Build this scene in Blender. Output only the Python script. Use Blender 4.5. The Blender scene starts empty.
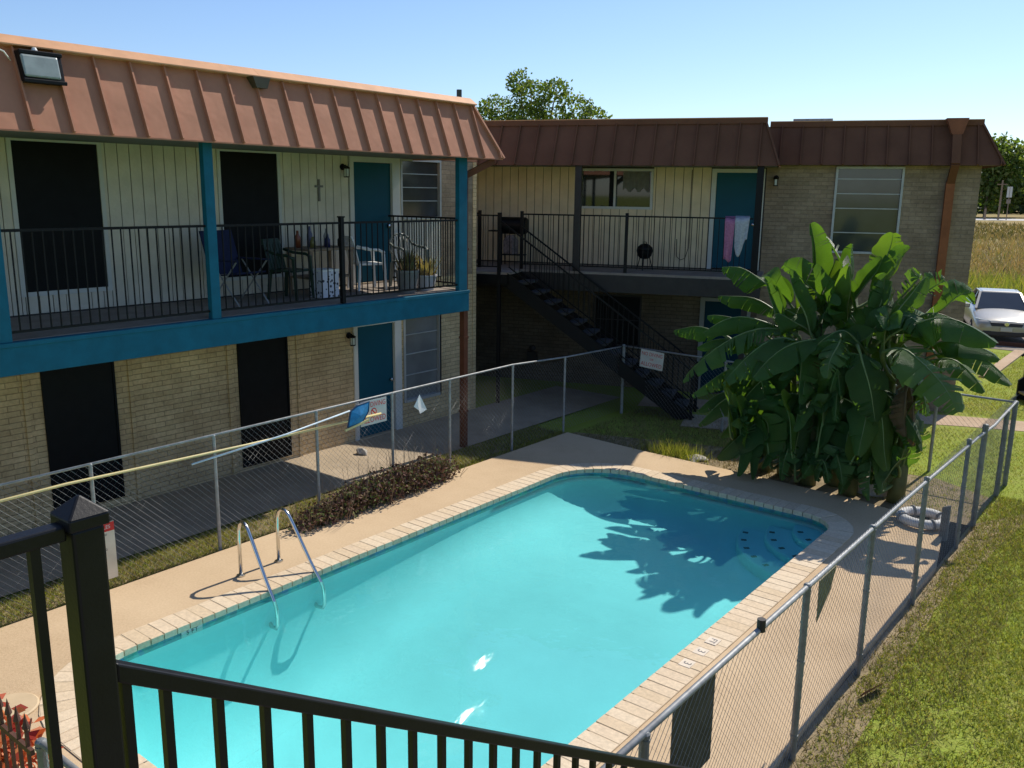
import bpy, bmesh, math, random
import numpy as np
from mathutils import Vector, Matrix
random.seed(7); rng = np.random.default_rng(7)
sc = bpy.context.scene
C = sc.collection
R_ = math.radians
# ------------------------------------------------------------------ materials
def nodes(name):
    m = bpy.data.materials.new(name); m.use_nodes = True
    nt = m.node_tree; nt.nodes.clear()
    return m, nt
def N(nt, t, **kw):
    n = nt.nodes.new(t)
    for k, v in kw.items():
        if k in n.inputs.keys(): n.inputs[k].default_value = v
        else: setattr(n, k, v)
    return n
def c4(c): return (c[0], c[1], c[2], 1)
def ramp(nt, fac, stops):
    r = N(nt, 'ShaderNodeValToRGB'); el = r.color_ramp.elements
    while len(el) < len(stops): el.new(.5)
    for e, (p, c) in zip(el, stops): e.position = p; e.color = c4(c)
    nt.links.new(fac, r.inputs['Fac']); return r.outputs['Color']
def mixc(nt, fac, a, b, mode='MIX'):
    m = N(nt, 'ShaderNodeMix', data_type='RGBA', blend_type=mode)
    for i, s in ((0, fac), (6, a), (7, b)):
        if hasattr(s, 'is_linked'): nt.links.new(s, m.inputs[i])
        else: m.inputs[i].default_value = s if i == 0 else c4(s)
    return m.outputs[2]
def noise(nt, scale, detail=4, rough=.6, coord='Object', vec=None):
    n = N(nt, 'ShaderNodeTexNoise', Scale=scale, Detail=detail, Roughness=rough)
    if vec is None:
        tc = N(nt, 'ShaderNodeTexCoord'); vec = tc.outputs[coord]
    nt.links.new(vec, n.inputs['Vector']); return n.outputs['Fac']
def finish(nt, col, rough=.7, metal=0, bump=None, bd=.01, spec=.4, rsock=None):
    p = N(nt, 'ShaderNodeBsdfPrincipled', Roughness=rough, Metallic=metal)
    p.inputs['Specular IOR Level'].default_value = spec
    if hasattr(col, 'is_linked'): nt.links.new(col, p.inputs['Base Color'])
    else: p.inputs['Base Color'].default_value = c4(col)
    if rsock: nt.links.new(rsock, p.inputs['Roughness'])
    if bump:
        b = N(nt, 'ShaderNodeBump', Distance=bd, Strength=.8); nt.links.new(bump, b.inputs['Height'])
        nt.links.new(b.outputs['Normal'], p.inputs['Normal'])
    o = N(nt, 'ShaderNodeOutputMaterial'); nt.links.new(p.outputs[0], o.inputs[0]); return p
def mat(name, col, rough=.7, var=.22, scale=4, metal=0, bump=0, bscale=60, spec=.4, dirt=None):
    m, nt = nodes(name)
    f = noise(nt, scale, 5)
    a = tuple(x * (1 - var) for x in col); b = tuple(min(1, x * (1 + var)) for x in col)
    cs = ramp(nt, f, [(.3, a), (.7, b)])
    if dirt:
        f2 = noise(nt, dirt[0], 6, .7)
        k = ramp(nt, f2, [(dirt[1], (0, 0, 0)), (min(1, dirt[1] + .2), (1, 1, 1))])
        cs = mixc(nt, k, cs, dirt[2])
    bm = noise(nt, bscale, 3) if bump else None
    finish(nt, cs, rough, metal, bm, bump, spec); return m
def brick(name, c1, c2, mortar, bw=.30, bh=.075, tint=(.8, .75, .7)):
    m, nt = nodes(name)
    tc = N(nt, 'ShaderNodeTexCoord')
    b = N(nt, 'ShaderNodeTexBrick', Scale=1.0)
    b.inputs['Brick Width'].default_value = bw; b.inputs['Row Height'].default_value = bh
    b.inputs['Mortar Size'].default_value = .006; b.inputs['Mortar Smooth'].default_value = .3
    b.inputs['Bias'].default_value = -.1
    b.inputs['Color1'].default_value = c4(c1); b.inputs['Color2'].default_value = c4(c2); b.inputs['Mortar'].default_value = c4(mortar)
    nt.links.new(tc.outputs['UV'], b.inputs['Vector'])
    f = noise(nt, 1.3, 6, .65)
    t = ramp(nt, f, [(.35, tint), (.65, (1.08, 1.06, 1.0))])
    f2 = noise(nt, 22, 4, .7)
    t2 = ramp(nt, f2, [(.3, (.82, .82, .82)), (.7, (1.1, 1.1, 1.1))])
    cs = mixc(nt, 1, mixc(nt, 1, b.outputs['Color'], t, 'MULTIPLY'), t2, 'MULTIPLY')
    h = N(nt, 'ShaderNodeMath', operation='MULTIPLY_ADD'); nt.links.new(b.outputs['Fac'], h.inputs[0]); h.inputs[1].default_value = -1
    nt.links.new(f2, h.inputs[2])
    finish(nt, cs, .9, 0, h.outputs[0], .006, .2); return m
def island(name, stops, rough=.6, transl=.3, tcol=None, spec=.3):
    m, nt = nodes(name)
    g = N(nt, 'ShaderNodeNewGeometry')
    cs = ramp(nt, g.outputs['Random Per Island'], stops)
    p = N(nt, 'ShaderNodeBsdfPrincipled', Roughness=rough); p.inputs['Specular IOR Level'].default_value = spec
    nt.links.new(cs, p.inputs['Base Color'])
    t = N(nt, 'ShaderNodeBsdfTranslucent')
    nt.links.new(mixc(nt, 1, cs, tcol or (1.5, 1.7, .6), 'MULTIPLY'), t.inputs['Color'])
    mx = N(nt, 'ShaderNodeMixShader', Fac=transl)
    nt.links.new(p.outputs[0], mx.inputs[1]); nt.links.new(t.outputs[0], mx.inputs[2])
    o = N(nt, 'ShaderNodeOutputMaterial'); nt.links.new(mx.outputs[0], o.inputs[0]); return m
# ------------------------------------------------------------------ mesh builder
class MB:
    def __init__(s): s.v = []; s.f = []; s.mi = []; s.cur = 0
    def add(s, vs, fs):
        k = len(s.v); s.v += [tuple(v) for v in vs]; s.f += [tuple(i + k for i in f) for f in fs]; s.mi += [s.cur] * len(fs); return s
    def box(s, x0, x1, y0, y1, z0, z1):
        return s.hexa([(x0, y0, z0), (x1, y0, z0), (x1, y1, z0), (x0, y1, z0), (x0, y0, z1), (x1, y0, z1), (x1, y1, z1), (x0, y1, z1)])
    def hexa(s, v):
        return s.add(v, [(0, 3, 2, 1), (4, 5, 6, 7), (0, 1, 5, 4), (1, 2, 6, 5), (2, 3, 7, 6), (3, 0, 4, 7)])
    def obox(s, c, size, M=None):
        h = [x / 2 for x in size]; c = Vector(c); M = M or Matrix.Identity(3)
        return s.hexa([c + M @ Vector((sx * h[0], sy * h[1], sz * h[2])) for sz in (-1, 1) for sx, sy in ((-1, -1), (1, -1), (1, 1), (-1, 1))])
    def bar(s, p, q, w, h, up=(0, 0, 1)):
        p = Vector(p); q = Vector(q); d = (q - p).normalized(); u = Vector(up)
        sd = d.cross(u)
        if sd.length < 1e-4: sd = d.cross(Vector((1, 0, 0)))
        sd.normalize(); u = sd.cross(d)
        a = sd * w / 2; b = u * h / 2
        return s.hexa([p - a - b, p + a - b, q + a - b, q - a - b, p - a + b, p + a + b, q + a + b, q - a + b])
    def tube(s, pts, r, n=8, cap=True):
        pts = [Vector(p) for p in pts]; m = len(pts)
        rs = r if isinstance(r, (list, tuple)) else [r] * m
        vs = []; ref = None
        for i, p in enumerate(pts):
            d = (pts[min(i + 1, m - 1)] - pts[max(i - 1, 0)]).normalized()
            if ref is None: ref = d.cross(Vector((0, 0, 1))) if abs(d.z) < .9 else d.cross(Vector((1, 0, 0)))
            ref = (ref - d * ref.dot(d)).normalized(); b = d.cross(ref)
            vs += [p + (ref * math.cos(2 * math.pi * k / n) + b * math.sin(2 * math.pi * k / n)) * rs[i] for k in range(n)]
        fs = [(i * n + k, i * n + (k + 1) % n, (i + 1) * n + (k + 1) % n, (i + 1) * n + k) for i in range(m - 1) for k in range(n)]
        if cap: fs += [tuple(range(n - 1, -1, -1)), tuple((m - 1) * n + k for k in range(n))]
        return s.add(vs, fs)
    def lathe(s, prof, c=(0, 0, 0), n=20, M=None):
        c = Vector(c); M = M or Matrix.Identity(3); m = len(prof)
        vs = [c + M @ Vector((r * math.cos(2 * math.pi * k / n), r * math.sin(2 * math.pi * k / n), z)) for r, z in prof for k in range(n)]
        fs = [(i * n + k, i * n + (k + 1) % n, (i + 1) * n + (k + 1) % n, (i + 1) * n + k) for i in range(m - 1) for k in range(n)]
        if prof[0][0] > 1e-4: fs.append(tuple(range(n - 1, -1, -1)))
        if prof[-1][0] > 1e-4: fs.append(tuple((m - 1) * n + k for k in range(n)))
        return s.add(vs, fs)
    def poly(s, pts): return s.add(pts, [tuple(range(len(pts)))])
    def prism(s, pts, d):
        n = len(pts); d = Vector(d); a = [Vector(p) for p in pts]
        return s.add(a + [p + d for p in a], [tuple(range(n - 1, -1, -1)), tuple(range(n, 2 * n))] + [(i, (i + 1) % n, n + (i + 1) % n, n + i) for i in range(n)])
    def build(s, name, m, parent=None, smooth=False, bevel=0, sub=0):
        me = bpy.data.meshes.new(name); me.from_pydata(s.v, [], s.f); me.validate()
        ms = m if isinstance(m, (list, tuple)) else [m]
        for x in ms: me.materials.append(x)
        if len(ms) > 1 and len(me.polygons) == len(s.mi): me.polygons.foreach_set('material_index', s.mi)
        bm = bmesh.new(); bm.from_mesh(me); bmesh.ops.recalc_face_normals(bm, faces=bm.faces)
        uv = bm.loops.layers.uv.new('UV')
        for f in bm.faces:
            f.smooth = smooth; n = f.normal
            if abs(n.z) > .9: 
                for l in f.loops: l[uv].uv = (l.vert.co.x, l.vert.co.y)
            else:
                t = Vector((-n.y, n.x, 0)).normalized()
                for l in f.loops: l[uv].uv = (l.vert.co.dot(t), l.vert.co.z)
        bm.to_mesh(me); bm.free()
        return link(name, me, parent, bevel, sub)
def link(name, me, parent=None, bevel=0, sub=0):
    o = bpy.data.objects.new(name, me); C.objects.link(o)
    if parent: o.parent = parent
    if bevel:
        b = o.modifiers.new('bevel', 'BEVEL'); b.width = bevel; b.segments = 2; b.limit_method = 'ANGLE'
    if sub:
        b = o.modifiers.new('sub', 'SUBSURF'); b.levels = sub; b.render_levels = sub
    return o
def raw(name, V, F, m, parent=None, mi=None, smooth=False):
    """fast mesh from numpy arrays; F is (n,k)"""
    V = np.asarray(V, dtype=np.float32); F = np.asarray(F, dtype=np.int32)
    me = bpy.data.meshes.new(name); k = F.shape[1]
    me.vertices.add(len(V)); me.vertices.foreach_set('co', V.ravel())
    me.loops.add(F.size); me.loops.foreach_set('vertex_index', F.ravel())
    me.polygons.add(len(F)); me.polygons.foreach_set('loop_start', np.arange(0, F.size, k, dtype=np.int32))
    for x in (m if isinstance(m, (list, tuple)) else [m]): me.materials.append(x)
    me.update(calc_edges=True); me.validate()
    return link(name, me, parent)
def tag(o, label, cat, group=None):
    o['label'] = label; o['category'] = cat
    if group: o['group'] = group
    return o
def thing(name, label, cat, loc=(0, 0, 0), rz=0, group=None):
    o = bpy.data.objects.new(name, None); C.objects.link(o); o.location = loc; o.rotation_euler = (0, 0, rz); o.empty_display_size = .2
    return tag(o, label, cat, group)
def struct(o, kind='structure'): o['kind'] = kind; return o
def text(name, s, size, M, m, parent, align='CENTER', sx=1):
    cu = bpy.data.curves.new(name, 'FONT'); cu.body = s; cu.size = size; cu.align_x = align; cu.align_y = 'CENTER'; cu.extrude = .0005
    t = bpy.data.objects.new('tmp', cu); C.objects.link(t)
    bpy.context.view_layer.update()
    me = bpy.data.meshes.new_from_object(t.evaluated_get(bpy.context.evaluated_depsgraph_get()))
    bpy.data.objects.remove(t); me.transform(M @ Matrix.Diagonal((sx, 1, 1, 1))); me.name = name; me.materials.clear(); me.materials.append(m)
    return link(name, me, parent)
def frame(px, py, o):
    """4x4 from x axis, y axis, origin"""
    x = Vector(px).normalized(); y = Vector(py).normalized(); z = x.cross(y)
    M = Matrix((x, y, z)).transposed().to_4x4(); M.translation = Vector(o); return M
# ------------------------------------------------------------------ palette
m_brick = brick('tan_brick', (.68, .53, .32), (.56, .43, .25), (.37, .285, .17))
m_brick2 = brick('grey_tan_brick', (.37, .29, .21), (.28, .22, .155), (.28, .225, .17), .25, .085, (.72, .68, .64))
m_brick3 = brick('brick_baked_shade', (.17, .135, .10), (.13, .105, .077), (.09, .075, .06), .25, .085, (.72, .68, .64))  # darker brick copy: the balcony's shade is put into its colour
m_siding = mat('cream_siding', (.64, .585, .47), .75, .1, 3, bump=.004, bscale=30, dirt=(2.2, .64, (.45, .42, .34)))
m_siding2 = mat('yellow_cream_siding', (.72, .58, .38), .75, .1, 3, bump=.004, bscale=30, dirt=(2.2, .64, (.54, .42, .27)))
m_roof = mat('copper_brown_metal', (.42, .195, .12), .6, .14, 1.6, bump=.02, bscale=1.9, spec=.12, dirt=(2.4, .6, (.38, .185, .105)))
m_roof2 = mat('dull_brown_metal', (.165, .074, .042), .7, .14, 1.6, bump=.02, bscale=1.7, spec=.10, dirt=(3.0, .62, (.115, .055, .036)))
m_trim = mat('orange_tan_metal', (.62, .33, .17), .6, .15, 3, spec=.2)
m_copper = mat('rust_orange_metal', (.27, .095, .038), .6, .2, 4, spec=.2)
m_blue = mat('blue_paint', (.003, .105, .165), .6, .15, 5, bump=.002, bscale=40, spec=.25, dirt=(9, .72, (.02, .14, .19)))
m_door = mat('teal_door_paint', (.003, .075, .115), .55, .08, 3, spec=.25)
m_white = mat('white_trim', (.58, .58, .54), .6, .06, 3, dirt=(4, .68, (.42, .40, .35)))
m_pipe = mat('dark_copper_pipe', (.12, .045, .025), .6, .2, 4, spec=.15)
m_doord = mat('teal_baked_shade', (.002, .035, .055), .6, .08, 3, spec=.15)  # darker copy of the door teal with under-balcony shade in the colour
m_shw = mat('trim_baked_shade', (.26, .26, .24), .7, .08, 3)  # white trim darkened to carry the shade below the rear balcony
m_screen = mat('black_solar_screen', (.006, .007, .008), .55, .2, 8, spec=.14, bump=.002, bscale=3)
m_black = mat('black_iron', (.006, .006, .007), .5, .2, 20, spec=.2)
m_blackr = mat('black_railing_paint', (.006, .0065, .008), .42, .25, 12, spec=.25, bump=.0006, bscale=90)
m_dark = mat('dark_brown_paint', (.03, .025, .022), .6, .2, 6)
m_slab = mat('weathered_concrete', (.27, .225, .185), .9, .2, 3, bump=.004, bscale=50, dirt=(2, .58, (.17, .14, .12)))
m_walk = mat('grey_walk', (.40, .315, .215), .9, .15, 2, bump=.004, bscale=60, dirt=(1.2, .6, (.29, .23, .16)))
m_ceiling = mat('soffit_paint', (.16, .15, .12), .8, .1, 3)
m_gal = mat('galvanised_steel', (.30, .305, .30), .55, .25, 14, metal=.25)
m_wire = mat('zinc_wire', (.30, .31, .315), .5, .15, 9, metal=.4)
m_steel = mat('polished_steel', (.66, .65, .62), .2, .06, 5, metal=1)
m_tile = mat('teal_tile', (.10, .30, .32), .3, .3, 22)
m_dirt = mat('bare_dirt', (.27, .205, .115), .95, .3, 5, bump=.02, bscale=25)
m_bulb = mat('frosted_glass', (.55, .60, .58), .25, .12, 3, spec=.6)
m_lens = mat('dull_lens', (.27, .31, .30), .3, .2, 5, spec=.5)
m_plastw = mat('white_plastic', (.78, .78, .75), .4, .05, 3)
m_plastg = mat('dark_green_plastic', (.012, .035, .022), .4, .15, 5)
m_navy = mat('navy_canvas', (.008, .014, .055), .8, .2, 8)
m_wood = mat('weathered_wood', (.25, .18, .12), .8, .25, 8)
m_terra = mat('grey_pot', (.20, .19, .18), .8, .2, 6)
m_red = mat('red_print', (.55, .03, .025), .6, .1, 8)
m_ink = mat('dark_print', (.05, .045, .045), .6, .1, 8)
def glass_mat(name, tint, rough=.03, trans=0.25):
    m, nt = nodes(name)
    f = noise(nt, 1.6, 3)
    cs = ramp(nt, f, [(.35, tuple(x * .7 for x in tint)), (.65, tint)])
    p = N(nt, 'ShaderNodeBsdfPrincipled', Roughness=rough); p.inputs['Specular IOR Level'].default_value = .7
    nt.links.new(cs, p.inputs['Base Color'])
    o = N(nt, 'ShaderNodeOutputMaterial'); nt.links.new(p.outputs[0], o.inputs[0]); return m
m_glass = glass_mat('window_glass', (.022, .025, .027))
m_glassb = glass_mat('blinds_glass', (.055, .06, .062), .08)
m_glassl = glass_mat('pale_blinds_glass', (.20, .205, .20), .12)
# ------------------------------------------------------------------ world, sun, camera
SUN_E, SUN_A = R_(46), R_(87.5)
w = bpy.data.worlds.new('World'); sc.world = w; w.use_nodes = True
nt = w.node_tree; nt.nodes.clear()
sky = N(nt, 'ShaderNodeTexSky', sky_type='NISHITA'); sky.sun_disc = False
sky.sun_elevation = SUN_E; sky.sun_rotation = R_(90) - SUN_A; sky.altitude = 120; sky.air_density = 1.0; sky.dust_density = .35; sky.ozone_density = 1.6
bg = N(nt, 'ShaderNodeBackground', Strength=.132); nt.links.new(mixc(nt, 1, sky.outputs[0], (.84, .94, 1.12), 'MULTIPLY'), bg.inputs['Color'])
wo = N(nt, 'ShaderNodeOutputWorld'); nt.links.new(bg.outputs[0], wo.inputs[0])
sv = Vector((math.cos(SUN_A) * math.cos(SUN_E), math.sin(SUN_A) * math.cos(SUN_E), math.sin(SUN_E)))
sl = bpy.data.lights.new('sun', 'SUN'); sl.energy = 5.0; sl.angle = R_(.53); sl.color = (1, .93, .82)
so = bpy.data.objects.new('sun', sl); C.objects.link(so); so.location = sv * 40; so.rotation_euler = sv.to_track_quat('Z', 'Y').to_euler()
cam = bpy.data.cameras.new('camera'); cam.sensor_width = 36; cam.lens = 880 / 1024 * 36; cam.clip_end = 4000; cam.clip_start = .05
co = bpy.data.objects.new('camera', cam); C.objects.link(co); sc.camera = co
CR = np.array([[0.784, 0.142, -0.605], [0.621, -0.158, 0.768], [0.013, -0.977, -0.212]])
cx = Vector(CR[:, 0]).normalized(); cz = Vector(-CR[:, 2]); cz = (cz - cx * cz.dot(cx)).normalized(); cy = cz.cross(cx)
Mx = Matrix((cx, cy, cz)).transposed().to_4x4(); Mx.translation = (0, 0, 4.35); co.matrix_world = Mx
sc.view_settings.view_transform = 'Standard'; sc.view_settings.look = 'None'; sc.view_settings.exposure = 0
sc.cycles.use_denoising = True; sc.cycles.max_bounces = 10; sc.cycles.transparent_max_bounces = 24
sc.cycles.caustics_reflective = False; sc.cycles.caustics_refractive = False; sc.cycles.sample_clamp_indirect = 6
# ------------------------------------------------------------------ ground sheets
def ground_mat(name, stops, s1=.35, s2=9, bump=.03, bs=30):
    m, nt = nodes(name)
    a = noise(nt, s1, 6, .65); b = noise(nt, s2, 6, .75)
    mm = N(nt, 'ShaderNodeMath', operation='MULTIPLY_ADD'); nt.links.new(b, mm.inputs[0]); mm.inputs[1].default_value = .5
    m2 = N(nt, 'ShaderNodeMath', operation='MULTIPLY'); nt.links.new(a, m2.inputs[0]); m2.inputs[1].default_value = .5
    nt.links.new(m2.outputs[0], mm.inputs[2])
    finish(nt, ramp(nt, mm.outputs[0], stops), .95, 0, noise(nt, bs, 4), bump, .1); return m
m_lawn = ground_mat('lawn_soil', [(.34, (.34, .27, .10)), (.44, (.29, .31, .065)), (.56, (.27, .34, .05)), (.68, (.35, .38, .065))])
m_field = ground_mat('dry_field', [(.36, (.17, .20, .05)), (.45, (.29, .25, .10)), (.52, (.36, .25, .11)), (.6, (.33, .29, .12)), (.7, (.22, .24, .07))], .06, 1.1, .2, 3)
m_deck = ground_mat('tan_pool_deck', [(.34, (.40, .285, .17)), (.43, (.53, .385, .235)), (.5, (.59, .435, .27)), (.64, (.67, .505, .32))], .5, 40, .004, 120)
m_path = ground_mat('tan_footpath', [(.36, (.36, .25, .16)), (.5, (.50, .37, .25)), (.64, (.58, .44, .31))], .8, 25, .004, 90)
m_asph = ground_mat('grey_parking_concrete', [(.36, (.20, .17, .14)), (.64, (.32, .28, .23))], .5, 20, .004, 60)
DX0, DX1, DY0, DY1 = -9.05, -2.12, 1.6, 13.0
def sheet(name, rects, z, m, cut=1.0):
    b = MB()
    for x0, x1, y0, y1 in rects: b.poly([(x0, y0, z), (x1, y0, z), (x1, y1, z), (x0, y1, z)])
    return struct(b.build(name, m))
GZ = -.06
B = 2500
sheet('ground', [(-B, DX0, -B, B), (DX1, B, -B, B), (DX0, DX1, -B, DY0), (DX0, DX1, DY1, B)], GZ, m_lawn)
sheet('field', [(-220, 160, 37, 900)], GZ + .02, m_field)
sheet('walkway', [(-11.6, -9.85, -2, 16.4)], GZ + .03, m_walk)
sheet('parking_lot', [(-9, 6, 29.6, 37)], GZ + .012, m_asph)
b = MB(); b.poly([(-9, 12.95, GZ + .004), (-2.1, 12.95, GZ + .004), (-2.1, 14.4, GZ + .004), (-3, 14.9, GZ + .004), (-6.2, 14.4, GZ + .004), (-9, 13.4, GZ + .004)])
b.poly([(-2.16, 2.2, GZ + .004), (-1.82, 2.2, GZ + .004), (-1.6, 4.5, GZ + .004), (-1.75, 7, GZ + .004), (-1.85, 10, GZ + .004), (-1.5, 14.2, GZ + .004), (-2.11, 13, GZ + .004)])
b.poly([(-9.85, -1, GZ + .004), (-9.03, -1, GZ + .004), (-9.03, 13.2, GZ + .004), (-9.85, 13.2, GZ + .004)])
struct(b.build('bare_soil', m_dirt))
# ------------------------------------------------------------------ pool
PX0, PX1, PY0, PY1 = -7.7, -3.5, 3.0, 11.8
def outline(d, ns=(26, 14), na=9):
    """rounded rectangle inset by d (negative = grown), fixed count of points, counter-clockwise"""
    x0, x1, y0, y1 = PX0 + d, PX1 - d, PY0 + d, PY1 - d
    rr = [max(r - d, .03) for r in (.9, .9, .5, .95)]        # corners: near-left, near-right, back-right, back-left
    cs = [((x0 + rr[0], y0 + rr[0]), 180, rr[0]), ((x1 - rr[1], y0 + rr[1]), 270, rr[1]), ((x1 - rr[2], y1 - rr[2]), 0, rr[2]), ((x0 + rr[3], y1 - rr[3]), 90, rr[3])]
    pts = []
    for i, ((cx_, cy_), a, r) in enumerate(cs):
        arc = [(cx_ + r * math.cos(R_(a + 90 * k / na)), cy_ + r * math.sin(R_(a + 90 * k / na))) for k in range(na + 1)]
        pts += arc
        (nx, ny), na_, nr = cs[(i + 1) % 4]
        q = (nx + nr * math.cos(R_(na_)), ny + nr * math.sin(R_(na_))); p = arc[-1]
        n = ns[1] if i in (0, 2) else ns[0]
        pts += [(p[0] + (q[0] - p[0]) * k / n, p[1] + (q[1] - p[1]) * k / n) for k in range(1, n)]
    return pts
WZ = -.085
def base(y): 
    t = min(1, max(0, (y - 4.2) / 5.5)); t = t * t * (3 - 2 * t); return 1.42 - .87 * t
pool = thing('swimming_pool', 'rectangular turquoise swimming pool with rounded corners and brick coping', 'pool', (-5.6, 7.4, 0))
def L(o): o.location = (5.6, -7.4, 0); return o       # children are built in world coordinates, undo the empty's offset
rings = [(0, lambda y: -.125)] + [(.58 * t, (lambda t: lambda y: -base(y) * (.22 + .78 * math.sqrt(1 - (1 - t) ** 2)))(t)) for t in (0, .02, .07, .15, .27, .42, .6, .8, 1)]
b = MB(); n = len(outline(0)); vs = []
for d, zf in rings: vs += [(x, y, zf(y)) for x, y in outline(d)]
b.add(vs, [(i * n + k, i * n + (k + 1) % n, (i + 1) * n + (k + 1) % n, (i + 1) * n + k) for i in range(len(rings) - 1) for k in range(n)])
bm = bmesh.new(); bm.faces.new([bm.verts.new((x, y, 0)) for x, y in outline(.58)])
for k in range(34): bmesh.ops.bisect_plane(bm, geom=bm.verts[:] + bm.edges[:] + bm.faces[:], plane_co=(0, 3.7 + .23 * k, 0), plane_no=(0, 1, 0))
for v in bm.verts: v.co.z = -base(v.co.y)
bm.verts.index_update(); b.add([v.co[:] for v in bm.verts], [tuple(v.index for v in f.verts) for f in bm.faces]); bm.free()
m_basin = mat('pool_plaster', (.44, .88, .89), .8, .05, 1.2, bump=.002, bscale=30)
L(b.build('basin', m_basin, pool, smooth=True))
b = MB(); o0 = outline(-.004)
b.add([(x, y, -.31) for x, y in o0] + [(x, y, -.04) for x, y in o0], [(k, (k + 1) % n, n + (k + 1) % n, n + k) for k in range(n)])
def tileband():
    m, nt = nodes('waterline_tile')
    tc = N(nt, 'ShaderNodeTexCoord'); v = N(nt, 'ShaderNodeTexVoronoi', Scale=12); nt.links.new(tc.outputs['Object'], v.inputs['Vector'])
    f = noise(nt, 6, 4)
    cs = mixc(nt, .35, ramp(nt, f, [(.3, (.07, .25, .29)), (.7, (.16, .40, .42))]), v.outputs['Color'], 'SOFT_LIGHT')
    finish(nt, cs, .3); return m
m_band = tileband()
bb = MB(); i0 = outline(.006)
bb.add([(x, y, -.13) for x, y in i0] + [(x, y, -.045) for x, y in i0], [(k, (k + 1) % n, n + (k + 1) % n, n + k) for k in range(n)])
L(bb.build('tile_band', m_band, pool))
# coping of separate bricks along the outline
def resample(pts, step):
    P = [Vector(p) for p in pts] + [Vector(pts[0])]; cum = [0]
    for a, c in zip(P, P[1:]): cum.append(cum[-1] + (c - a).length)
    m = int(cum[-1] / step); out = []; j = 0
    for k in range(m):
        s = cum[-1] * k / m
        while cum[j + 1] < s: j += 1
        t = (s - cum[j]) / (cum[j + 1] - cum[j]); p = P[j].lerp(P[j + 1], t); d = (P[j + 1] - P[j]).normalized(); out.append((p, Vector((d.y, -d.x))))
    return out
b = MB(); S = resample(outline(0, (60, 40), 24), .011)
per = 13
k = 0
while k + per <= len(S):
    (p, na_), (q, nb_) = S[k], S[k + per - 1]
    zt = .012 + random.uniform(-.002, .002); g = random.uniform(.288, .296); ins = -.028
    p0, p1, q0, q1 = p + na_ * ins, p + na_ * g, q + nb_ * ins, q + nb_ * g
    b.hexa([(*p0, -.055), (*q0, -.055), (*q1, -.055), (*p1, -.055), (*p0, zt), (*q0, zt), (*q1, zt), (*p1, zt)]); k += per
def coping():
    m, nt = nodes('coping_brick'); g = N(nt, 'ShaderNodeNewGeometry')
    cs = ramp(nt, g.outputs['Random Per Island'], [(0, (.66, .51, .33)), (.4, (.72, .57, .39)), (.75, (.74, .60, .42)), (1, (.68, .53, .36))])
    cs = mixc(nt, 1, cs, ramp(nt, noise(nt, 30, 5), [(.3, (.82, .82, .82)), (.7, (1.08, 1.08, 1.08))]), 'MULTIPLY')
    finish(nt, cs, .85, 0, noise(nt, 80, 3), .003); return m
m_cop = coping()
L(b.build('coping', m_cop, pool, bevel=.0035))
bb = MB(); oa, ob = outline(-.297), outline(-.01)
bb.add([(x, y, .0085) for x, y in oa] + [(x, y, .0085) for x, y in ob], [(k, (k + 1) % n, n + (k + 1) % n, n + k) for k in range(n)])
L(bb.build('mortar_bed', mat('mortar', (.55, .43, .28), .95), pool))
# steps in the back right corner
for R0, z in ((.70, -.19), (1.07, -.29), (1.45, -.39)):
    b = MB(); cx_, cy_ = PX1 + .05, PY1 + .05
    arc = [(cx_ + R0 * math.cos(R_(180 + 90 * k / 22)) * .98, cy_ + R0 * math.sin(R_(180 + 90 * k / 22)) * 1.05, -1.3) for k in range(23)]
    b.prism([(cx_, cy_, -1.3)] + arc, (0, 0, z + 1.3))
    st = L(b.build('step', m_basin, pool, bevel=.035))
    nb = {.70: 2, 1.07: 4, 1.45: 6}[R0]
    mk = MB()
    for k in range(nb):
        a = R_(180 + 90 * (k + 1.2) / (nb + 1.4)); r = R0 - .10
        c = Vector((cx_ + r * math.cos(a) * .98, cy_ + r * math.sin(a) * 1.05, z + .004))
        mk.obox(c, (.075, .05, .006), Matrix.Rotation(a, 3, 'Z'))
    mk.build('grip_tile', m_ink, st)
b = MB(); b.lathe([(.0, .02), (.10, .02), (.15, .0), (.17, -.02)], (-5.62, 5.25, -1.43), 24); L(b.build('drain', m_plastw, pool))
z = .0165; m_wt = mat('worn_tile', (.70, .60, .47), .6, .12, 20)
for y, s in ((7.31, '3'), (7.57, 'FT'), (7.02, '3')):
    mark = MB(); mark.box(-3.43, -3.31, y - .07, y + .07, z - .003, z + .0005); dm = L(mark.build('depth_marker', m_wt, pool))
    text('depth_digit', s, .11 if len(s) < 2 else .09, frame((0, -1, 0), (1, 0, 0), (-3.37, y, z + .002)), m_terra, dm)
tm = MB(); tm.box(-7.687, -7.683, 4.38, 4.62, -.125, -.048); tdm = L(tm.build('depth_marker', m_white, pool))
text('depth_digit', '5 FT', .075, frame((0, 1, 0), (0, 0, 1), (-7.680, 4.50, -.085)), m_ink, tdm)
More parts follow.
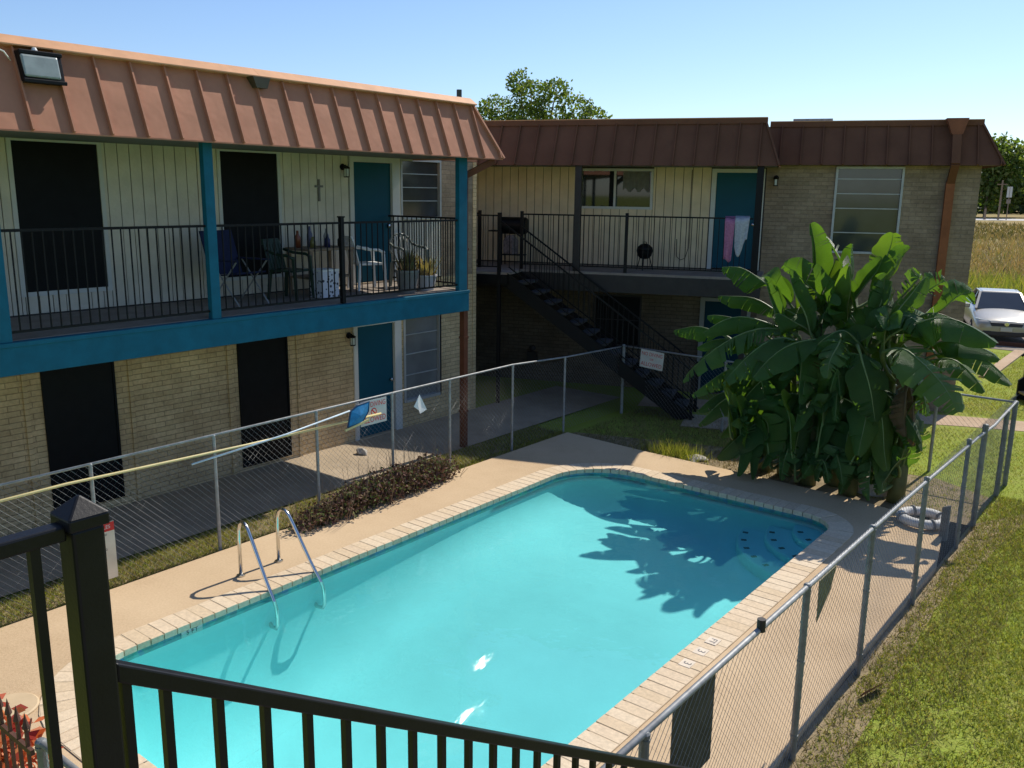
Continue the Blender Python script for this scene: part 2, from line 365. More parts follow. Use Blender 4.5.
# water surface
def watermat():
    m, nt = nodes('pool_water')
    tc = N(nt, 'ShaderNodeTexCoord')
    def mth(op, a, b_=None, c=None):
        q = N(nt, 'ShaderNodeMath', operation=op)
        for i, v in enumerate((a, b_, c)):
            if v is None: continue
            if hasattr(v, 'is_linked'): nt.links.new(v, q.inputs[i])
            else: q.inputs[i].default_value = v
        return q.outputs[0]
    h = mth('MULTIPLY', mth('MULTIPLY_ADD', noise(nt, 9, 2, .5), .12, noise(nt, 1.8, 3, .5)), .45)
    bu0 = N(nt, 'ShaderNodeBump', Distance=.02, Strength=1.0); nt.links.new(h, bu0.inputs['Height'])
    sx = N(nt, 'ShaderNodeSeparateXYZ'); nt.links.new(tc.outputs['Object'], sx.inputs[0])
    rough = .015
    # two added glint streaks: masked normals tilted towards +x to mirror the sun
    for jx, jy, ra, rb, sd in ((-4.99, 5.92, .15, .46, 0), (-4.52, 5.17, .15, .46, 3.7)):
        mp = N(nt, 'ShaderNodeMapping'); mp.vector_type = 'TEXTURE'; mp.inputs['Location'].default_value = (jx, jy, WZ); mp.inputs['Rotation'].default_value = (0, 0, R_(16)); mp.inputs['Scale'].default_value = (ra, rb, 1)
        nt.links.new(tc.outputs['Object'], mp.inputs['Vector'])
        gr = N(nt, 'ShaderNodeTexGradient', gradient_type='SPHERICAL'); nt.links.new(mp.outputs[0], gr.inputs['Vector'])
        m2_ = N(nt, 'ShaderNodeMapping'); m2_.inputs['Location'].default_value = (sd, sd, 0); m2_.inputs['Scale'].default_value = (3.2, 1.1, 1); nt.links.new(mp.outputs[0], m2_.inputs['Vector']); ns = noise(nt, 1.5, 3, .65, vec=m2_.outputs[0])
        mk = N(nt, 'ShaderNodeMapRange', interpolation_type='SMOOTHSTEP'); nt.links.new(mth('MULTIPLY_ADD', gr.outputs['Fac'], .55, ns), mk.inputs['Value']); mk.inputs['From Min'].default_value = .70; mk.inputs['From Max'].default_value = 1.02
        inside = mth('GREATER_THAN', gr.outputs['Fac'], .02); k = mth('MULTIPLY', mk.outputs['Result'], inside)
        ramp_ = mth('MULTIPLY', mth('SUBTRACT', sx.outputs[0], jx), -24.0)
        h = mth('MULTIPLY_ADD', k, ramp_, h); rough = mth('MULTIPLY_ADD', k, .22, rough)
    bu = N(nt, 'ShaderNodeBump', Distance=.02, Strength=1.0); nt.links.new(h, bu.inputs['Height'])
    fr = N(nt, 'ShaderNodeFresnel', IOR=1.33); nt.links.new(bu0.outputs[0], fr.inputs['Normal'])
    t = N(nt, 'ShaderNodeBsdfTransparent'); t.inputs['Color'].default_value = (.69, .96, .968, 1)
    d = N(nt, 'ShaderNodeBsdfDiffuse'); d.inputs['Color'].default_value = (.16, .80, .80, 1)     # light scattered back by the water itself
    m0 = N(nt, 'ShaderNodeMixShader', Fac=.09); nt.links.new(t.outputs[0], m0.inputs[1]); nt.links.new(d.outputs[0], m0.inputs[2])
    g = N(nt, 'ShaderNodeBsdfGlossy'); nt.links.new(bu.outputs[0], g.inputs['Normal']); nt.links.new(rough, g.inputs['Roughness'])
    mx = N(nt, 'ShaderNodeMixShader'); nt.links.new(fr.outputs[0], mx.inputs[0]); nt.links.new(m0.outputs[0], mx.inputs[1]); nt.links.new(g.outputs[0], mx.inputs[2])
    o = N(nt, 'ShaderNodeOutputMaterial'); nt.links.new(mx.outputs[0], o.inputs[0]); return m
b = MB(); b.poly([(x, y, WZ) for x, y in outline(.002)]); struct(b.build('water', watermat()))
# deck with the pool cut out
bm = bmesh.new()
def loop(pts, z):
    v = [bm.verts.new((x, y, z)) for x, y in pts]; return [bm.edges.new((v[i], v[(i + 1) % len(v)])) for i in range(len(v))]
dk = [(DX0, DY0), (DX1 - .02, DY0), (DX1, 5), (DX1 - .03, 8), (DX1 + .02, 11), (DX1 - .25, 12.6), (-3.6, 12.85), (-5.5, 12.95), (-7.2, 12.98), (-9.0, 13.12), (DX0 + .03, 10), (DX0 - .02, 6)]
e = loop(dk, 0) + loop(outline(-.285), 0)
bmesh.ops.triangle_fill(bm, use_beauty=True, use_dissolve=False, edges=e)
for f in bm.faces:
    if f.normal.z < 0: f.normal_flip()
ext = bmesh.ops.extrude_edge_only(bm, edges=[x for x in bm.edges if x.is_boundary])
for v in ext['geom']:
    if isinstance(v, bmesh.types.BMVert): v.co.z = -.075
me = bpy.data.meshes.new('pool_deck'); bm.to_mesh(me); bm.free(); me.materials.append(m_deck); struct(link('pool_deck', me))
# ------------------------------------------------------------------ shared building helpers
def wall(b, a0, a1, z0, z1, ops, face, th=.18, axis='y'):
    """wall running along an axis with rectangular openings, outer face at `face`, thickness away from it"""
    f0, f1 = (face - th, face) if axis == 'y' else (face, face + th)
    def bx(p, q, zl, zh):
        if q - p < 1e-4 or zh - zl < 1e-4: return
        if axis == 'y': b.box(f0, f1, p, q, zl, zh)
        else: b.box(p, q, f0, f1, zl, zh)
    c = a0
    for (p, q, zl, zh) in sorted(ops):
        bx(c, p, z0, z1); bx(p, q, z0, zl); bx(p, q, zh, z1); c = q
    bx(c, a1, z0, z1)
def planks(b, a0, a1, z0, z1, ops, face, axis='y', step=.2, gap=.012, proud=.014):
    cuts = sorted(set([a0, a1] + [a0 + step * k for k in range(int((a1 - a0) / step) + 1)] + [v for o in ops for v in o[:2]]))
    for p, q in zip(cuts, cuts[1:]):
        if q - p < .02: continue
        mid = (p + q) / 2; spans = [(z0, z1)]
        for (oa, ob_, zl, zh) in ops:
            if oa < mid < ob_: spans = [(z0, zl), (zh, z1)]
        for zl, zh in spans:
            if zh - zl < .03: continue
            d = proud + random.uniform(-.003, .003); g = gap / 2
            if axis == 'y': b.box(face - .002, face + d, p + g, q - g, zl, zh)
            else: b.box(p + g, q - g, face - d, face + .002, zl, zh)
bal_cache = {}
def baluster(h, r, m, parent, loc):
    k = (round(h, 3), r, m.name)
    if k not in bal_cache:
        b = MB(); b.box(-r, r, -r, r, 0, h); o = b.build('baluster', m, parent); bal_cache[k] = o.data
    else: o = link('baluster', bal_cache[k], parent)
    o.location = loc; return o
def railing(p, q, z_lo, z_hi, m, parent, step=.11, r=.0065, w=.04, name='railing'):
    """level railing: two rails in one mesh, each baluster a sub-part"""
    p = Vector((*p, 0)); q = Vector((*q, 0)); b = MB()
    b.bar(p + Vector((0, 0, z_hi)), q + Vector((0, 0, z_hi)), w, .03); rl = b.build(name, m, parent)
    b = MB(); b.bar(p + Vector((0, 0, z_lo)), q + Vector((0, 0, z_lo)), w * .7, .025); b.build('bottom_rail', m, rl); L_ = (q - p).length; n = max(1, round(L_ / step))
    for k in range(1, n): baluster(z_hi - z_lo - .028, r, m, rl, p.lerp(q, k / n) + Vector((0, 0, z_lo + .0128)))
    return rl
def lamp(parent, M, off=None):
    """small black porch lantern; M maps local (x along wall, y out of the wall, z up)"""
    b = MB(); b.lathe([(.0, .0), (.05, .0), (.055, .02), (.0, .025)], (0, 0, 0), 12, Matrix.Rotation(-R_(90), 3, 'X'))
    b.tube([(0, .02, 0), (0, .09, .03), (0, .11, .01)], .010, 6)
    b.lathe([(.015, .02), (.06, -.01), (.055, -.03), (.05, -.03)], (0, .11, 0), 10)
    b.lathe([(.045, -.17), (.05, -.155), (.0, -.15)], (0, .11, 0), 10)
    for k in range(4): a = R_(45 + 90 * k); b.tube([(.045 * math.cos(a), .11 + .045 * math.sin(a), -.03), (.045 * math.cos(a), .11 + .045 * math.sin(a), -.16)], .005, 4)
    o = b.build('wall_lamp', m_black, parent); o.data.transform(M)
    g = MB(); g.lathe([(.0, -.03), (.036, -.03), (.036, -.15), (.0, -.15)], (0, .11, 0), 10); gg = g.build('lamp_glass', m_bulb, o); gg.data.transform(M); return o
# ------------------------------------------------------------------ left apartment building
LB = thing('apartment_building', 'long two storey tan brick block with copper mansard, teal balcony beam and black solar screens', 'building', (-11.6, 6, 0))
def K(o): o.location = (11.6, -6, 0); return o
FX = -11.6
low = [(1.9, 2.9, .1, 2.08), (4.93, 5.90, .10, 2.08), (7.86, 8.80, .04, 2.08), (10.22, 11.36, -.03, 2.12), (11.44, 12.46, .45, 2.10)]
upp = [(1.85, 2.9, 3.05, 4.93), (4.80, 5.97, 3.0, 4.93), (7.68, 8.80, 3.0, 4.93), (10.20, 11.38, 2.76, 4.93), (11.42, 12.48, 3.86, 4.93)]
b = MB(); wall(b, -4, 13.5, GZ, 2.76, low, FX); b.box(FX - .01, FX + .012, 13.40, 13.503, GZ, 4.93)
K(b.build('lower_wall', m_brick, LB))
for y in (4.72, 6.12, 7.70, 9.0): b = MB(); b.box(FX, FX + .03, y - .03, y + .03, GZ + .03, 2.40); K(b.build('brick_trim', m_brick, LB))
b = MB(); wall(b, -4, 12.6, 2.76, 4.93, upp, FX - .002); K(b.build('upper_wall', m_dark, LB))
b = MB(); planks(b, -4, 12.5, 2.78, 4.93, upp, FX, step=.167); K(b.build('siding', m_siding, LB))
b = MB(); b.box(FX - .18, FX, 12.5, 13.5, 2.76, 4.93); K(b.build('upper_brick_wall', m_brick2, LB))
b = MB(); b.box(-22, FX - .18, -4, 13.499, GZ, 4.93); b.box(-22, -9.94, -4, 11.2, 4.968, 5.722); K(b.build('rear_body', m_brick, LB))
b = MB(); b.box(FX - .6, FX + .001, 11.6, 13.52, 4.935, 4.99); K(b.build('end_roof', m_roof, LB))
# balcony
b = MB(); b.box(FX, -9.83, -4, 11.16, 2.60, 2.76); K(b.build('balcony_floor', m_slab, LB))
b = MB(); b.box(-9.83, -9.74, -4, 11.17, 2.40, 2.745); b.box(-9.845, -9.725, -4, 11.175, 2.70, 2.752); K(b.build('balcony_beam', m_blue, LB, bevel=.006))
b = MB(); b.box(FX, -9.86, -4, 11.1, 2.52, 2.56); K(b.build('soffit', m_ceiling, LB))
for y, wd in ((1.35, .13), (3.84, .13), (6.345, .13), (11.02, .2)):
    b = MB(); b.box(-9.83, -9.74, y - wd / 2, y + wd / 2, 2.752, 4.92); K(b.build('post', m_blue, LB, bevel=.005))
ys = [-4, 1.29, 1.41, 3.775, 3.905, 6.28, 6.41, 10.92]
def rail_l(y0, y1):
    r = railing((-9.795, y0), (-9.795, y1), 2.85, 3.905, m_black, LB); K(r); return r
rail_l(1.41, 3.775); rail_l(3.905, 6.28); rail_l(6.41, 8.42); rail_l(8.50, 10.92)
K(railing((-9.87, 11.10), (-11.57, 11.10), 2.85, 3.93, m_black, LB))
b = MB(); b.box(-9.825, -9.765, 8.43, 8.49, 2.76, 3.98); b.box(-9.835, -9.755, 8.42, 8.50, 3.98, 4.0); K(b.build('railing_post', m_black, LB))
# mansard
ME, MT = (-9.5, 4.90), (-9.82, 5.735)       # eave, top
b = MB(); yb, yt = 11.73, 11.30
b.hexa([(ME[0], -4, ME[1]), (ME[0], yb, ME[1]), (MT[0], yt, MT[1]), (MT[0], -4, MT[1]), (ME[0] - .06, -4, ME[1]), (ME[0] - .06, yb - .04, ME[1]), (MT[0] - .06, yt - .04, MT[1]), (MT[0] - .06, -4, MT[1])])
b.poly([(ME[0], yb, ME[1]), (FX - .6, yb, ME[1]), (FX - .6, yt, MT[1]), (MT[0], yt, MT[1])])
K(b.build('mansard', m_roof, LB))
b = MB(); nrm = Vector((.934, 0, .358)).normalized()
for k in range(-20, 18):
    y = 4.62 + .414 * k
    if y < -3.9: continue
    ty = 1 if y <= yt else max(0, (yb - y) / (yb - yt))
    p = Vector((ME[0], y, ME[1])); q = Vector((MT[0], y, MT[1])); q = p.lerp(q, ty)
    if (q - p).length > .1: b.bar(p + nrm * .024, q + nrm * .024, .02, .05, nrm)
b.bar(Vector((ME[0], yb, ME[1])) + nrm * .02, Vector((MT[0], yt, MT[1])) + nrm * .02, .04, .06, nrm)
b.box(ME[0] - .03, ME[0] + .004, -4, yb, ME[1] - .012, ME[1] + .004)
K(b.build('roof_seam', m_roof, LB))
b = MB()
for y0, y1 in ((-4, 1.2), (1.203, 7.13), (7.133, 11.33)):
    b.prism([(-9.82, y0, 5.727), (-9.715, y0, 5.737), (-9.715, y0, 5.75), (-9.86, y0, 5.85), (-10.2, y0, 5.85), (-10.2, y0, 5.727)], (0, y1 - y0, 0))
K(b.build('roof_cap', m_trim, LB))
b = MB(); b.box(FX, ME[0] - .05, -4, yb - .06, 4.925, 4.965); K(b.build('porch_ceiling', m_ceiling, LB))
b = MB(); b.prism([(-9.67, 7.0, 5.73), (-9.67, 7.26, 5.73), (-9.67, 7.21, 5.60), (-9.67, 7.05, 5.60)], (-.2, 0, 0)); K(b.build('scupper', mat('olive_metal', (.06, .05, .025), .5), LB))
b = MB(); b.tube([(-10.35, 11.60, 4.9), (-10.35, 11.60, 6.04)], .045, 10); K(b.build('vent_pipe', mat('green_vent', (.03, .05, .05), .6), LB))
b = MB(); b.bar((-9.58, 11.60, 4.87), (-9.86, 11.20, 4.62), .10, .10); b.box(-9.95, -9.85, 11.165, 11.265, GZ + .03, 4.66)
for z in (.6, 1.9, 3.4): b.box(-9.96, -9.84, 11.155, 11.275, z, z + .04)
K(b.build('downspout', m_pipe, LB))
# floodlight
b = MB(); b.hexa([(-10.0, 4.27, 5.37), (-9.70, 4.27, 5.40), (-9.70, 4.68, 5.40), (-10.0, 4.68, 5.38), (-10.0, 4.27, 5.70), (-9.76, 4.27, 5.70), (-9.76, 4.68, 5.70), (-10.0, 4.68, 5.70)])
for p in ((5.385, 5.425), (5.665, 5.705)): b.box(-9.76 + (.05 if p[0] < 5.5 else -.01), -9.70 + (.02 if p[0] < 5.5 else -.045), 4.26, 4.69, *p)
fl = K(b.build('floodlight', m_black, LB, bevel=.008))
b = MB(); b.hexa([(-9.76, 4.31, 5.44), (-9.683, 4.27, 5.44), (-9.683, 4.64, 5.44), (-9.76, 4.64, 5.43), (-9.80, 4.27, 5.67), (-9.738, 4.27, 5.66), (-9.738, 4.64, 5.66), (-9.80, 4.64, 5.67)])
b.build('lens', m_lens, fl, bevel=.02)
b = MB(); b.lathe([(0, .05), (.02, .045), (.03, .02), (.03, 0)], (-9.85, 4.46, 5.70), 10); b.build('photocell', m_plastw, fl)
b = MB(); b.tube([(-9.9, 4.24, 5.6), (-9.75, 4.12, 5.66), (-9.8, 4.0, 5.72), (-9.9, 3.7, 5.70)], .008, 5); b.build('cable', m_plastw, fl); fl.location = fl.location + Vector((.13, -.06, -.01))
# windows and doors
def win_l(y0, y1, z0, z1, fill, frame_m, fw=.06, bars=(), name='window', proud=.02, vbars=(), bw=.022):
    b = MB(); a, c = FX - .10, FX + proud
    b.box(a, c, y0, y0 + fw, z0, z1); b.box(a, c, y1 - fw, y1, z0, z1); b.box(a, c, y0 + fw, y1 - fw, z1 - fw, z1); b.box(a, c + .02, y0 + fw, y1 - fw, z0, z0 + fw)
    o = K(b.build(name, frame_m, LB))
    g = MB(); g.box(a + .03, a + .05, y0 + fw, y1 - fw, z0 + fw, z1 - fw); g.build('pane', fill, o)
    if bars:
        g = MB()
        for z in bars: g.box(a + .052, a + .075, y0 + fw, y1 - fw, z, z + bw)
        g.build('sash_bar', frame_m, o)
    return o
def screen_l(y0, y1, z0, z1, fm, fw, name='window'):
    b = MB(); a, c = FX - .06, FX + .03
    b.box(a, c, y0, y0 + fw, z0, z1); b.box(a, c, y1 - fw, y1, z0, z1); b.box(a, c, y0 + fw, y1 - fw, z1 - fw * .6, z1); b.box(a, c, y0 + fw, y1 - fw, z0, z0 + fw)
    o = K(b.build(name, fm, LB)); g = MB(); g.box(FX - .04, FX + .012, y0 + fw, y1 - fw, z0 + fw, z1 - fw * .6); g.build('solar_screen', m_screen, o)
for o in upp[:3]: screen_l(*o, m_white, .055)
for o in low[:3]: screen_l(*o, m_screen, .03)
m_alu = mat('window_aluminium', (.42, .43, .42), .5, .1, 6, metal=.3)
win_l(*upp[4], m_glassb, m_alu, .04, (4.18, 4.42, 4.66), bw=.016)
win_l(*low[4], m_glassl, m_alu, .05, (.95, 1.35, 1.72), bw=.018)
b = MB(); b.box(FX - .05, FX + .02, 12.42, 12.5, .4, 2.14); K(b.build('brick_trim', m_brick, LB))
def door_l(z0, z1):
    b = MB(); a, c = FX - .12, FX + .03
    b.box(a, c, 10.21, 10.30, z0, z1); b.box(a, c, 11.20, 11.37, z0, z1); b.box(a, c, 10.30, 11.20, z1 - .09, z1)
    o = K(b.build('door', m_white, LB))
    d = MB(); d.box(FX - .07, FX - .025, 10.302, 11.198, z0 + .02, z1 - .092); sl_ = d.build('door_panel', m_door, o, bevel=.004)
    h = MB(); h.lathe([(.0, .06), (.03, .05), (.032, .03), (.014, .02), (.014, 0), (.03, 0)], (FX - .025, 11.12, z0 + .98), 12, Matrix.Rotation(R_(90), 3, 'Y')); h.build('handle', m_steel, o)
    t = MB(); t.box(FX - .11, FX + .05, 10.302, 11.198, z0 - .01, z0 + .018); t.build('threshold', m_walk, o)
door_l(2.77, 4.925); door_l(-.025, 2.11)
def ML(y, z): return frame((0, -1, 0), (1, 0, 0), (FX + .016, y, z)) 
def lamp_l(y, z):
    M = Matrix.Translation((FX + .014, y, z)) @ Matrix(((0, 1, 0, 0), (-1, 0, 0, 0), (0, 0, 1, 0), (0, 0, 0, 1))); K(lamp(LB, M))
lamp_l(10.06, 4.74); lamp_l(10.10, 1.90)
# ------------------------------------------------------------------ things on the left balcony
cr = MB(); cr.box(0, .02, -.018, .018, -.20, .15); cr.box(0.001, .019, -.08, .08, .02, .055)
tag(cr.build('wall_cross', m_terra), 'weathered wooden cross hanging on the pale upstairs siding left of the teal door', 'cross').location = (FX + .018, 9.55, 4.38)
def plastic_chair(name, label, loc, rz, m, oval=False):
    t = thing(name, label, 'chair', loc, rz)
    def prt(b, nm, bev=.006, sm=False): return b.build(nm, m, t, smooth=sm, bevel=bev)
    b = MB(); b.box(-.22, .22, -.22, .22, .41, .44); prt(b, 'seat')
    for sx in (-1, 1):
        for sy in (-1, 1):
            b = MB(); top = .64 if sy > 0 else .41; b.hexa([(sx * .235 - .018, sy * .24 - .018, 0), (sx * .235 + .018, sy * .24 - .018, 0), (sx * .235 + .018, sy * .24 + .018, 0), (sx * .235 - .018, sy * .24 + .018, 0), (sx * .22 - .025, sy * .2 - .025, top), (sx * .22 + .025, sy * .2 - .025, top), (sx * .22 + .025, sy * .2 + .025, top), (sx * .22 - .025, sy * .2 + .025, top)]); prt(b, 'leg')
        b = MB(); b.tube([(sx * .23, .22, .60), (sx * .25, .12, .655), (sx * .25, -.1, .67), (sx * .22, -.25, .72)], .022, 8); prt(b, 'armrest', 0, True)
    b = MB()
    if oval:
        b.tube([(.24 * math.cos(R_(a)), -.25 - .05 * math.sin(R_(a)), .66 + .22 * math.sin(R_(a))) for a in range(-30, 211, 15)], .016, 8)
        for x in (-.14, -.07, 0, .07, .14): b.bar((x, -.23, .44), (x, -.29, .66 + .22 * math.sqrt(1 - (x / .24) ** 2) - .01), .012, .012)
    else:
        for k in range(6): x = -.19 + .076 * k; b.hexa([(x - .028, -.225, .44), (x + .028, -.225, .44), (x + .028, -.205, .44), (x - .028, -.205, .44), (x - .028, -.32, .84), (x + .028, -.32, .84), (x + .028, -.30, .84), (x - .028, -.30, .84)])
        b.hexa([(-.23, -.325, .80), (.23, -.325, .80), (.23, -.295, .80), (-.23, -.295, .80), (-.20, -.345, .88), (.20, -.345, .88), (.20, -.315, .88), (-.20, -.315, .88)])
    prt(b, 'backrest', .004 if not oval else 0, oval); return t
BZ = 2.762
plastic_chair('plastic_armchair', 'white plastic armchair standing in front of the upstairs teal door', (-10.95, 9.98, BZ), R_(-20), m_plastw)
plastic_chair('plastic_armchair', 'dark green plastic armchair left of the cluttered balcony table', (-10.75, 8.28, BZ), R_(-70), m_plastg)
plastic_chair('patio_chair', 'patio chair with a bright hoop-shaped back behind the balcony pots', (-10.75, 10.78, BZ), R_(-100), mat('dull_green_metal', (.16, .18, .16), .4, .2, 8), True)
t = thing('folding_chair', 'navy blue canvas folding chair below the second upstairs screen', 'chair', (-10.7, 7.35, BZ), R_(-80))
b = MB(); b.hexa([(-.27, -.2, .40), (.27, -.2, .40), (.27, .25, .45), (-.27, .25, .45), (-.27, -.2, .42), (.27, -.2, .42), (.27, .25, .47), (-.27, .25, .47)]); b.build('seat', m_navy, t)
b = MB(); b.hexa([(-.29, -.24, .42), (.29, -.24, .42), (.29, -.22, .42), (-.29, -.22, .42), (-.29, -.42, 1.02), (.29, -.42, 1.02), (.29, -.40, 1.02), (-.29, -.40, 1.02)]); b.build('backrest', m_navy, t)
for sx in (-1, 1):
    b = MB(); b.tube([(sx * .28, .28, 0), (sx * .29, -.22, .62)], .011, 6); b.tube([(sx * .28, -.3, 0), (sx * .29, .26, .62)], .011, 6); b.build('leg', m_gal, t)
    b = MB(); b.hexa([(sx * .29 - .035, -.28, .62), (sx * .29 + .035, -.28, .62), (sx * .29 + .035, .3, .62), (sx * .29 - .035, .3, .62), (sx * .29 - .035, -.28, .64), (sx * .29 + .035, -.28, .64), (sx * .29 + .035, .3, .64), (sx * .29 - .035, .3, .64)]); b.build('armrest', m_navy, t)
t = thing('side_table', 'small wooden table crowded with bottles and pots on the left balcony', 'table', (-11.05, 9.1, BZ))
b = MB(); b.box(-.3, .3, -.45, .45, .68, .72); b.build('tabletop', m_wood, t, bevel=.006)
for sx in (-1, 1):
    for sy in (-1, 1): b = MB(); b.box(sx * .26 - .025, sx * .26 + .025, sy * .4 - .025, sy * .4 + .025, 0, .68); b.build('leg', m_wood, t)
b = MB(); b.box(-.28, .28, -.42, .42, .25, .28); b.build('shelf', m_wood, t)
cols = [(.02, .025, .10), (.3, .3, .29), (.015, .015, .015), (.20, .06, .025), (.16, .15, .05), (.10, .10, .17)]
bt = [(-.1, -.35, .26, 3, 'rust brown bottle at the left end of the balcony table'), (.1, -.22, .17, 4, 'olive yellow bottle second from the left on the balcony table'), (-.12, -.1, .32, 5, 'tall violet grey bottle at the middle of the balcony table'), (.12, .05, .2, 0, 'navy blue bottle right of the middle on the balcony table'), (-.08, .2, .28, 1, 'whitish bottle near the right end of the balcony table'), (.1, .33, .18, 2, 'short black bottle at the right end of the balcony table')]
for x, y, h, c, lb in bt:
    b = MB(); r = .045; b.lathe([(0, 0), (r, 0), (r, h * .62), (r * .45, h * .8), (r * .4, h), (0, h)], (0, 0, 0), 12)
    tag(b.build('bottle', mat('bottle_glass', cols[c], .3, .1, 6), smooth=True), lb, 'bottle', 'bottles on the balcony table').location = (-11.05 + x, 9.1 + y, BZ + .721)
def spots():
    m, nt = nodes('spotted_card'); tc = N(nt, 'ShaderNodeTexCoord'); v = N(nt, 'ShaderNodeTexVoronoi', Scale=16); nt.links.new(tc.outputs['Object'], v.inputs['Vector'])
    finish(nt, ramp(nt, v.outputs['Distance'], [(.30, (.05, .05, .07)), (.36, (.68, .68, .72))]), .7); return m
t = thing('storage_box', 'white box with dark spots standing beside the balcony railing post', 'box', (-10.55, 8.75, BZ))
b = MB(); b.box(-.15, .15, -.16, .16, 0, .40); b.build('box_body', spots(), t, bevel=.006)
b = MB(); b.box(-.155, .155, -.165, .165, .40, .43); b.build('lid', m_plastw, t)
def planter(label, loc, r, h, m, dry):
    t = thing('flower_pot', label, 'flower pot', loc)
    b = MB(); b.lathe([(0, 0), (r * .75, 0), (r, h * .9), (r * 1.08, h * .9), (r * 1.08, h), (r * .95, h), (r * .9, h * .85), (0, h * .85)], (0, 0, 0), 18); b.build('pot', m, t, smooth=False)
    V = []; F = []
    for k in range(90):
        a = random.uniform(0, 6.28); rr = random.uniform(0, r * .8); p = np.array([rr * math.cos(a), rr * math.sin(a), h * .85]); d = np.array([math.cos(a) * random.uniform(.1, .6), math.sin(a) * random.uniform(.1, .6), 1.]) * random.uniform(.14, .40); s = np.array([-math.sin(a), math.cos(a), 0]) * .014
        V += [p - s, p + s, p + d * .6 + s * 1.6, p + d]; F.append((4 * k, 4 * k + 1, 4 * k + 2, 4 * k + 3))
    raw('plant', V, F, dry, t)
m_dry = island('dry_stems', [(0, (.10, .07, .03)), (.6, (.18, .13, .06)), (1, (.06, .07, .03))], .8, .15)
planter('dark grey flower pot with dry stems behind the left balcony railing', (-10.15, 10.12, BZ), .19, .36, m_terra, m_dry)
planter('pale grey flower pot with a tall straw-coloured plant nearest the teal corner post', (-10.2, 10.60, BZ), .18, .25, mat('pale_pot', (.45, .45, .47), .6, .1, 5), island('straw', [(0, (.30, .22, .10)), (1, (.45, .34, .18))], .8, .2))
# ------------------------------------------------------------------ rear apartment building (local frame: x along facade, -y towards the pool)
P0 = (-12.5, 14.85, 0); TH = R_(20.5)
RB = thing('apartment_building', 'two storey cream and grey brick block behind the pool and dull brown mansard', 'building', P0, TH)
WY = 1.75
rlow = [(2.1, 3.2, .9, 2.1), (4.52, 5.62, -.03, 2.14)]
rupA = [(1.66, 3.34, 4.03, 4.93), (4.61, 5.72, 2.77, 4.93)]
rupB = [(7.14, 8.46, 3.2, 4.98)]
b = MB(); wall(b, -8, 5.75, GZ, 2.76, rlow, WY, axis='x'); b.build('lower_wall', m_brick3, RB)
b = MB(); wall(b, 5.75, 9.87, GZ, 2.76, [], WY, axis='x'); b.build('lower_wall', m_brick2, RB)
b = MB(); wall(b, -8, 5.75, 2.76, 4.95, rupA, WY + .002, axis='x'); b.build('upper_wall', m_dark, RB)
b = MB(); planks(b, -8, 5.72, 2.78, 4.95, rupA, WY, axis='x', step=.2); b.build('siding', m_siding2, RB)
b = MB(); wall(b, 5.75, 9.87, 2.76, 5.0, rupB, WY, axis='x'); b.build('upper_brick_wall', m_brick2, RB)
b = MB(); b.box(-8, 9.868, WY + .18, 11, GZ, 5.0); b.box(-8, 9.7, 1.9, 11, 5.0, 5.80); b.box(-8, 5.6, .5, 1.9, 5.0, 5.78); b.build('rear_body', m_brick2, RB)
b = MB(); b.box(-8, 5.84, .03, WY, 2.60, 2.752); b.build('balcony_floor', m_slab, RB)
b = MB(); b.box(-8, 5.85, -.03, .03, 2.34, 2.70); b.box(-8, 5.85, .03, WY, 2.50, 2.58); b.build('balcony_beam', m_dark, RB)
b = MB(); b.box(-8, 5.85, -.025, .03, 2.70, 2.748); b.build('slab_edge', m_slab, RB)
for x, wd, m in ((2.05, .14, m_dark), (5.70, .13, m_black), (-3, .14, m_dark)):
    b = MB(); b.box(x - wd / 2, x + wd / 2, -.01, .09, 2.752, 4.94); b.build('post', m, RB, bevel=.005)
for x in (5.5, -3): b = MB(); b.box(x, x + .12, .1, .2, GZ, 2.5); b.build('lower_post', m_dark, RB)
for x0, x1 in ((-3, -.16), (.87, 3.07), (3.13, 5.62)): railing((x0, .03), (x1, .03), 2.86, 3.915, m_black, RB, .108)
for x in (-.13, .83, 3.10): b = MB(); b.box(x - .03, x + .03, 0, .06, 2.752, 3.98); b.build('railing_post', m_black, RB)
# mansards
def mansard(x0, x1b, x1t, yb, zb, yt, zt, seam0, name, xl=None, hip=True):
    b = MB(); xl = x0 if xl is None else xl
    b.hexa([(x0, yb, zb), (x1b, yb, zb), (x1t, yt, zt), (xl, yt, zt), (x0, yb + .06, zb), (x1b - .05, yb + .06, zb), (x1t - .05, yt + .06, zt), (xl, yt + .06, zt)])
    b.poly([(x1b, yb, zb), (x1b, yb + 1.75 if hip == 1 else yb + 9, zb), (x1t, yt + 1.3 if hip == 1 else yt + 8.5, zt), (x1t, yt, zt)])
    b.build('mansard', m_roof2, RB)
    nr = Vector((0, -(zt - zb), (yt - yb))).normalized(); b = MB(); x = seam0
    while x < x1b - .03:
        if x > x0:
            t = 1 if x <= x1t else (x1b - x) / (x1b - x1t)
            p = Vector((x, yb, zb)); q = p.lerp(Vector((x, yt, zt)), t)
            if (q - p).length > .1: b.bar(p + nr * .022, q + nr * .022, .022, .045, nr)
        x += .414
    b.bar(Vector((x1b, yb, zb)) + nr * .02, Vector((x1t, yt, zt)) + nr * .02, .035, .05, nr)
    b.build('roof_seam', m_roof2, RB)
    b = MB(); b.box(xl, x1t + .03, yt - .05, yt + .12, zt - .035, zt + .07); b.build('roof_cap', m_roof2, RB)
    b = MB(); b.box(xl, x1t + .03, yt - .055, yt + .14, zt + .07, zt + .085); b.build('cap_flashing', m_trim, RB)
mansard(-8, 6.04, 5.72, -.08, 4.93, .38, 5.79, -7.6, 'a', hip=1)
